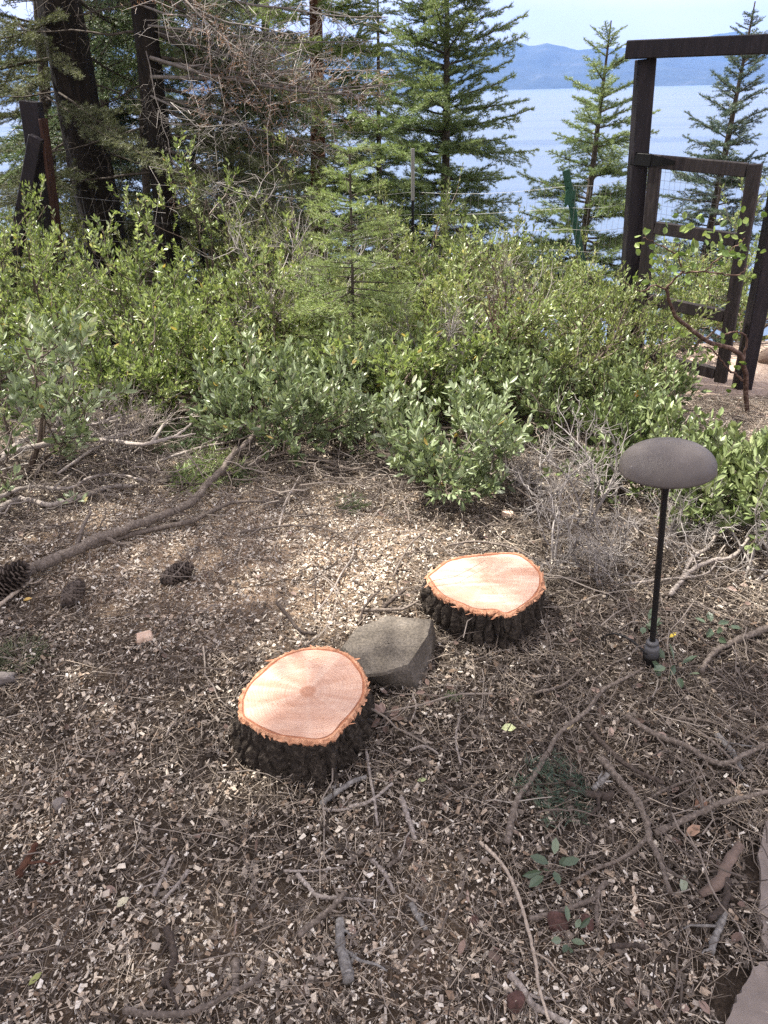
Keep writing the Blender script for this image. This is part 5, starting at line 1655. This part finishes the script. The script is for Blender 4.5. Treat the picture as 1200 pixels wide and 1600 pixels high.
def grass_tuft(label, px, py, rad, H, n):
    b0 = G(px, py)
    t = thing('grass_tuft', label, 'grass', b0)
    a = RS.rand(n) * 6.28; r = rad * np.sqrt(RS.rand(n))
    p0 = np.stack([r * np.cos(a), r * np.sin(a), 0 * a], -1)
    d = nrm(np.stack([np.cos(a) * .7 + RS.randn(n) * .3, np.sin(a) * .7 + RS.randn(n) * .3, .5 + .6 * RS.rand(n)], -1))
    l = H * (.5 + .8 * RS.rand(n))
    u = np.array([0, .5, 1])
    S = p0[:, None] + d[:, None] * (l[:, None] * u)[:, :, None]
    S[:, :, 2] -= (u ** 2)[None] * l[:, None] * .35
    acc = Acc()
    v, f, _ = btubes(S, np.broadcast_to(np.array([.0011, .001, .0004]), (n, 3)), 3)
    acc.add(v, f, np.repeat(RS.rand(n), 9))
    tag(acc.build('blades', M['needle_grey'], t), kind='stuff')
grass_tuft('small green grass tuft at the left edge', 28, 1028, .07, .06, 260)

# offcuts of fresh wood
def offcut(label, px, py, L, w, h, yaw, mat):
    acc = Acc()
    v = np.array([[-.5, -.5, 0], [.5, -.42, 0], [.46, .5, 0], [-.44, .38, 0], [-.42, -.4, 1], [.36, -.3, .55], [.40, .38, .7], [-.36, .3, .9]]) * np.array([L, w, h])
    acc.add(v, [[3, 2, 1, 0], [4, 5, 6, 7], [0, 1, 5, 4], [1, 2, 6, 5], [2, 3, 7, 6], [3, 0, 4, 7]])
    o = acc.build('wood_offcut', M[mat]); o.location = G(px, py, .002); o.rotation_euler = (0, 0, yaw)
    tag(o, label, 'wood chip')
M['fresh_wood'] = woodmat('fresh_wood', (.50, .34, .25), (.66, .49, .38), (.76, .62, .5), 40)
offcut('pinkish wedge of fresh wood behind the farther stump', 793, 806, .055, .035, .025, -.2, 'fresh_wood')
offcut('pinkish flat chunk of fresh wood left of the nearer stump', 226, 997, .055, .05, .018, .4, 'fresh_wood')
offcut('orange brown bark chip in the centre foreground', 652, 1353, .026, .018, .006, .7, 'fresh_wood')

RS.seed(80)
# =============================================================== LITTER
def sample(n, dens, y0=.33, y1=4.3):
    X, Y = [], []
    got = 0
    while got < n:
        y = y0 + (y1 - y0) * RS.rand(n * 2) ** 1.15
        x = (RS.rand(n * 2) * 2 - 1) * (.58 * y + .65)
        w = (.58 * y + .65) / (.58 * y1 + .65)
        k = RS.rand(n * 2) < np.clip(dens(x, y), 0, 1) * w
        # not on the stumps, block or paving
        for a, b, r in STAY_OFF:
            k &= (x - a) ** 2 + (y - b) ** 2 > r * r
        X.append(x[k]); Y.append(y[k]); got += k.sum()
    return np.concatenate(X)[:n], np.concatenate(Y)[:n]
STAY_OFF = []
for px, py, r in ((470, 1120, .155), (758, 935, .165), (612, 1020, .075), (1190, 1590, .085), (1240, 1380, .10)):
    q = G(px, py); STAY_OFF.append((q.x, q.y, r))
clumpn = lambda x, y, s, k: np.array([mnoise.noise(Vector((a * s, b * s, k))) for a, b in zip(x, y)])
M['duff'] = rampmat('duff', [(0, (.030, .025, .021)), (.35, (.095, .079, .066)), (.7, (.25, .212, .18)), (.92, (.46, .405, .345)), (1, (.66, .60, .52))], .9, .1)
M['chip'] = rampmat('chip', [(0, (.06, .043, .032)), (.30, (.28, .20, .14)), (.6, (.62, .51, .40)), (.82, (.78, .70, .58)), (1, (.86, .81, .73))], .85, .2, 150)
M['litter_needle'] = rampmat('litter_needle', [(0, (.06, .049, .040)), (.4, (.195, .16, .126)), (.75, (.41, .345, .275)), (1, (.60, .52, .42))], .75, .25)
M['litter_twig'] = rampmat('litter_twig', [(0, (.05, .039, .032)), (.5, (.16, .132, .112)), (.85, (.33, .285, .245)), (1, (.48, .44, .39))], .85, .2, 90)

clump = lambda x, y: np.clip(.62 + .55 * np.sin(7.1 * x + 3 * np.sin(4.7 * y)) * np.sin(8.3 * y + 2.4 * np.sin(6.1 * x)) + .35 * np.sin(19 * x + 3 * np.sin(13 * y)) * np.sin(17 * y + 2 * np.sin(15 * x)), .12, 1.2)
def chips(n, dens, s0, s1, zoff, tmean, tsd):
    x, y = sample(n, dens)
    n = len(x)
    L = s0 + (s1 - s0) * RS.rand(n) ** 3.0
    W = L * (.18 + .55 * RS.rand(n) ** 1.4); T = .0008 + .0014 * RS.rand(n)
    up = nrm(RS.randn(n, 3) * np.array([.42, .42, 0]) + np.array([0, 0, 1]))
    a = RS.rand(n) * 6.283
    d = np.stack([np.cos(a), np.sin(a), 0 * a], -1); d = nrm(d - up * (d * up).sum(1, keepdims=True)); s = np.cross(up, d)
    c = np.stack([x, y, hgt(x, y) + zoff * RS.rand(n) + .001], -1)
    co = np.array([[-1, -.8, -1], [1, -1, -1], [.85, 1, -1], [-1, .9, -1], [-1, -.8, 1], [1, -1, 1], [.85, 1, 1], [-1, .9, 1]]) * .5
    jx = RS.uniform(.55, 1.1, (n, 4, 2)); jx = np.concatenate([jx, jx], 1)
    co = np.broadcast_to(co[None], (n, 8, 3)).copy(); co[:, :, :2] *= jx
    V = c[:, None] + co[:, :, 0:1] * (d * L[:, None])[:, None] + co[:, :, 1:2] * (s * W[:, None])[:, None] + co[:, :, 2:3] * (up * T[:, None])[:, None]
    b = (np.arange(n) * 8)[:, None, None]
    Fq = (b + np.array([[4, 5, 6, 7], [0, 1, 5, 4], [1, 2, 6, 5], [2, 3, 7, 6], [3, 0, 4, 7]])[None]).reshape(-1, 4)
    tone = np.clip(tmean + RS.randn(n) * tsd, 0, 1)
    return V.reshape(-1, 3), Fq, np.repeat(tone, 8)
acc = Acc()
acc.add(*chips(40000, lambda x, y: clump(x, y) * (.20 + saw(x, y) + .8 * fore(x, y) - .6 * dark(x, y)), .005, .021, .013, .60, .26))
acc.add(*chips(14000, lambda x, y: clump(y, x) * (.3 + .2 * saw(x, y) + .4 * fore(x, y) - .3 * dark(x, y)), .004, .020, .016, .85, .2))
acc.add(*chips(16000, lambda x, y: .5 + 0 * x, .006, .026, .012, .26, .16))
tag(acc.build('wood_chips', M['chip']), 'cream wood chips and sawdust strewn over the ground', None, None, 'stuff')

def flakes(n, dens, s0, s1, zoff):
    x, y = sample(n, dens)
    L = s0 + (s1 - s0) * RS.rand(n) ** 2.2
    W = L * (.15 + .6 * RS.rand(n) ** 1.6)
    up = nrm(RS.randn(n, 3) * np.array([.5, .5, 0]) + np.array([0, 0, 1]))
    a = RS.rand(n) * 6.283
    d = np.stack([np.cos(a), np.sin(a), 0 * a], -1); d = nrm(d - up * (d * up).sum(1, keepdims=True)); s = np.cross(up, d)
    c = np.stack([x, y, hgt(x, y) + zoff * RS.rand(n) + .001], -1)
    j = RS.uniform(.6, 1.15, (n, 4, 2)) * np.array([[-1, -1], [1, -1], [1, 1], [-1, 1]]) * .5
    V = c[:, None] + j[:, :, 0:1] * (d * L[:, None])[:, None] + j[:, :, 1:2] * (s * W[:, None])[:, None]
    return V.reshape(-1, 3), np.arange(4 * n).reshape(-1, 4), np.repeat(np.clip(RS.beta(1.7, 1.8, n) + .18 * np.clip(saw(x, y), 0, 1.2), 0, 1), 4)
acc = Acc()
acc.add(*flakes(150000, lambda x, y: .8 + 0 * x, .004, .022, .012))
tag(acc.build('bark_duff', M['duff']), 'fine brown crumbs of bark and duff matting the ground', None, None, 'stuff')

def strands(n, dens, l0, l1, r0, r1, bend, zoff, k=3, sides=3, tilt=.12, pw=1.6):
    x, y = sample(n, dens)
    L = l0 + (l1 - l0) * RS.rand(n) ** pw
    a = RS.rand(n) * 6.283
    d = nrm(np.stack([np.cos(a), np.sin(a), RS.randn(n) * tilt], -1))
    u = np.linspace(-.5, .5, k)
    c = np.stack([x, y, hgt(x, y) + .002 + zoff * RS.rand(n)], -1)
    S = c[:, None] + d[:, None] * (L[:, None] * u)[:, :, None]
    perp = np.stack([-d[:, 1], d[:, 0], .25 * RS.randn(n)], -1)
    S += perp[:, None] * (L[:, None] * (4 * u ** 2)[None] * (RS.randn(n) * bend)[:, None])[:, :, None]
    if k > 3: S += RS.randn(n, k, 3) * (L * .022)[:, None, None]
    S[:, :, 2] = np.maximum(S[:, :, 2], hgt(S[:, :, 0], S[:, :, 1]) + .001)
    r = (r0 + (r1 - r0) * RS.rand(n) ** 2)[:, None] * np.linspace(1, .6, k)[None]
    v, f, _ = btubes(S, r, sides)
    return v, f, np.repeat(np.clip(RS.rand(n) * .9 + .05 * RS.randn(n), 0, 1), k * sides)
right = lambda x, y: 1 / (1 + np.exp(-(x - .12 - .05 * y) * 5))
acc = Acc()
acc.add(*strands(50000, lambda x, y: .75 - .45 * np.clip(saw(x, y), 0, 1) + .2 * right(x, y), .02, .10, .0005, .0010, .07, .020))
acc.add(*strands(2200, lambda x, y: .3 + .6 * right(x, y), .10, .18, .0006, .0009, .10, .026, 4))
tag(acc.build('pine_needles', M['litter_needle']), 'brown fallen conifer needles carpeting the ground', None, None, 'stuff')
acc = Acc()
acc.add(*strands(15000, lambda x, y: .45 + .4 * right(x, y) - .2 * np.clip(saw(x, y), 0, 1), .012, .06, .0009, .0026, .05, .014, 3, 5, .1))
acc.add(*strands(4200, lambda x, y: .10 + .8 * right(x, y) * (y > 1.0) + .35 * (y > 2.2), .07, .26, .0009, .0022, .12, .03, 6, 4, .14))
acc.add(*strands(900, lambda x, y: .05 + .95 * np.exp(-((y - 2.85) / .35) ** 2), .15, .5, .0012, .0034, .16, .16, 8, 5, .3))
acc.add(*strands(620, lambda x, y: .06 + .8 * right(x, y) * (y > 1.4) + .5 * (y > 2.3), .18, .5, .0014, .0034, .14, .06, 8, 5, .16))
tag(acc.build('twig_litter', M['litter_twig']), 'broken grey brown twigs littering the ground', None, None, 'stuff')
acc = Acc()
x, y = sample(750, lambda x, y: .25 + .5 * right(x, y))
n = len(x)
aa = RS.rand(n) * 6.28
leaves(acc, np.stack([x, y, hgt(x, y) + .004 + .014 * RS.rand(n)], -1), np.stack([np.cos(aa), np.sin(aa), RS.randn(n) * .2], -1), nrm(RS.randn(n, 3) * .4 + [0, 0, 1]), .014 + .022 * RS.rand(n), .008 + .011 * RS.rand(n), RS.rand(n))
tag(acc.build('leaf_litter', M['leaf_dry']), 'small dry brown leaves scattered in the litter', None, None, 'stuff')
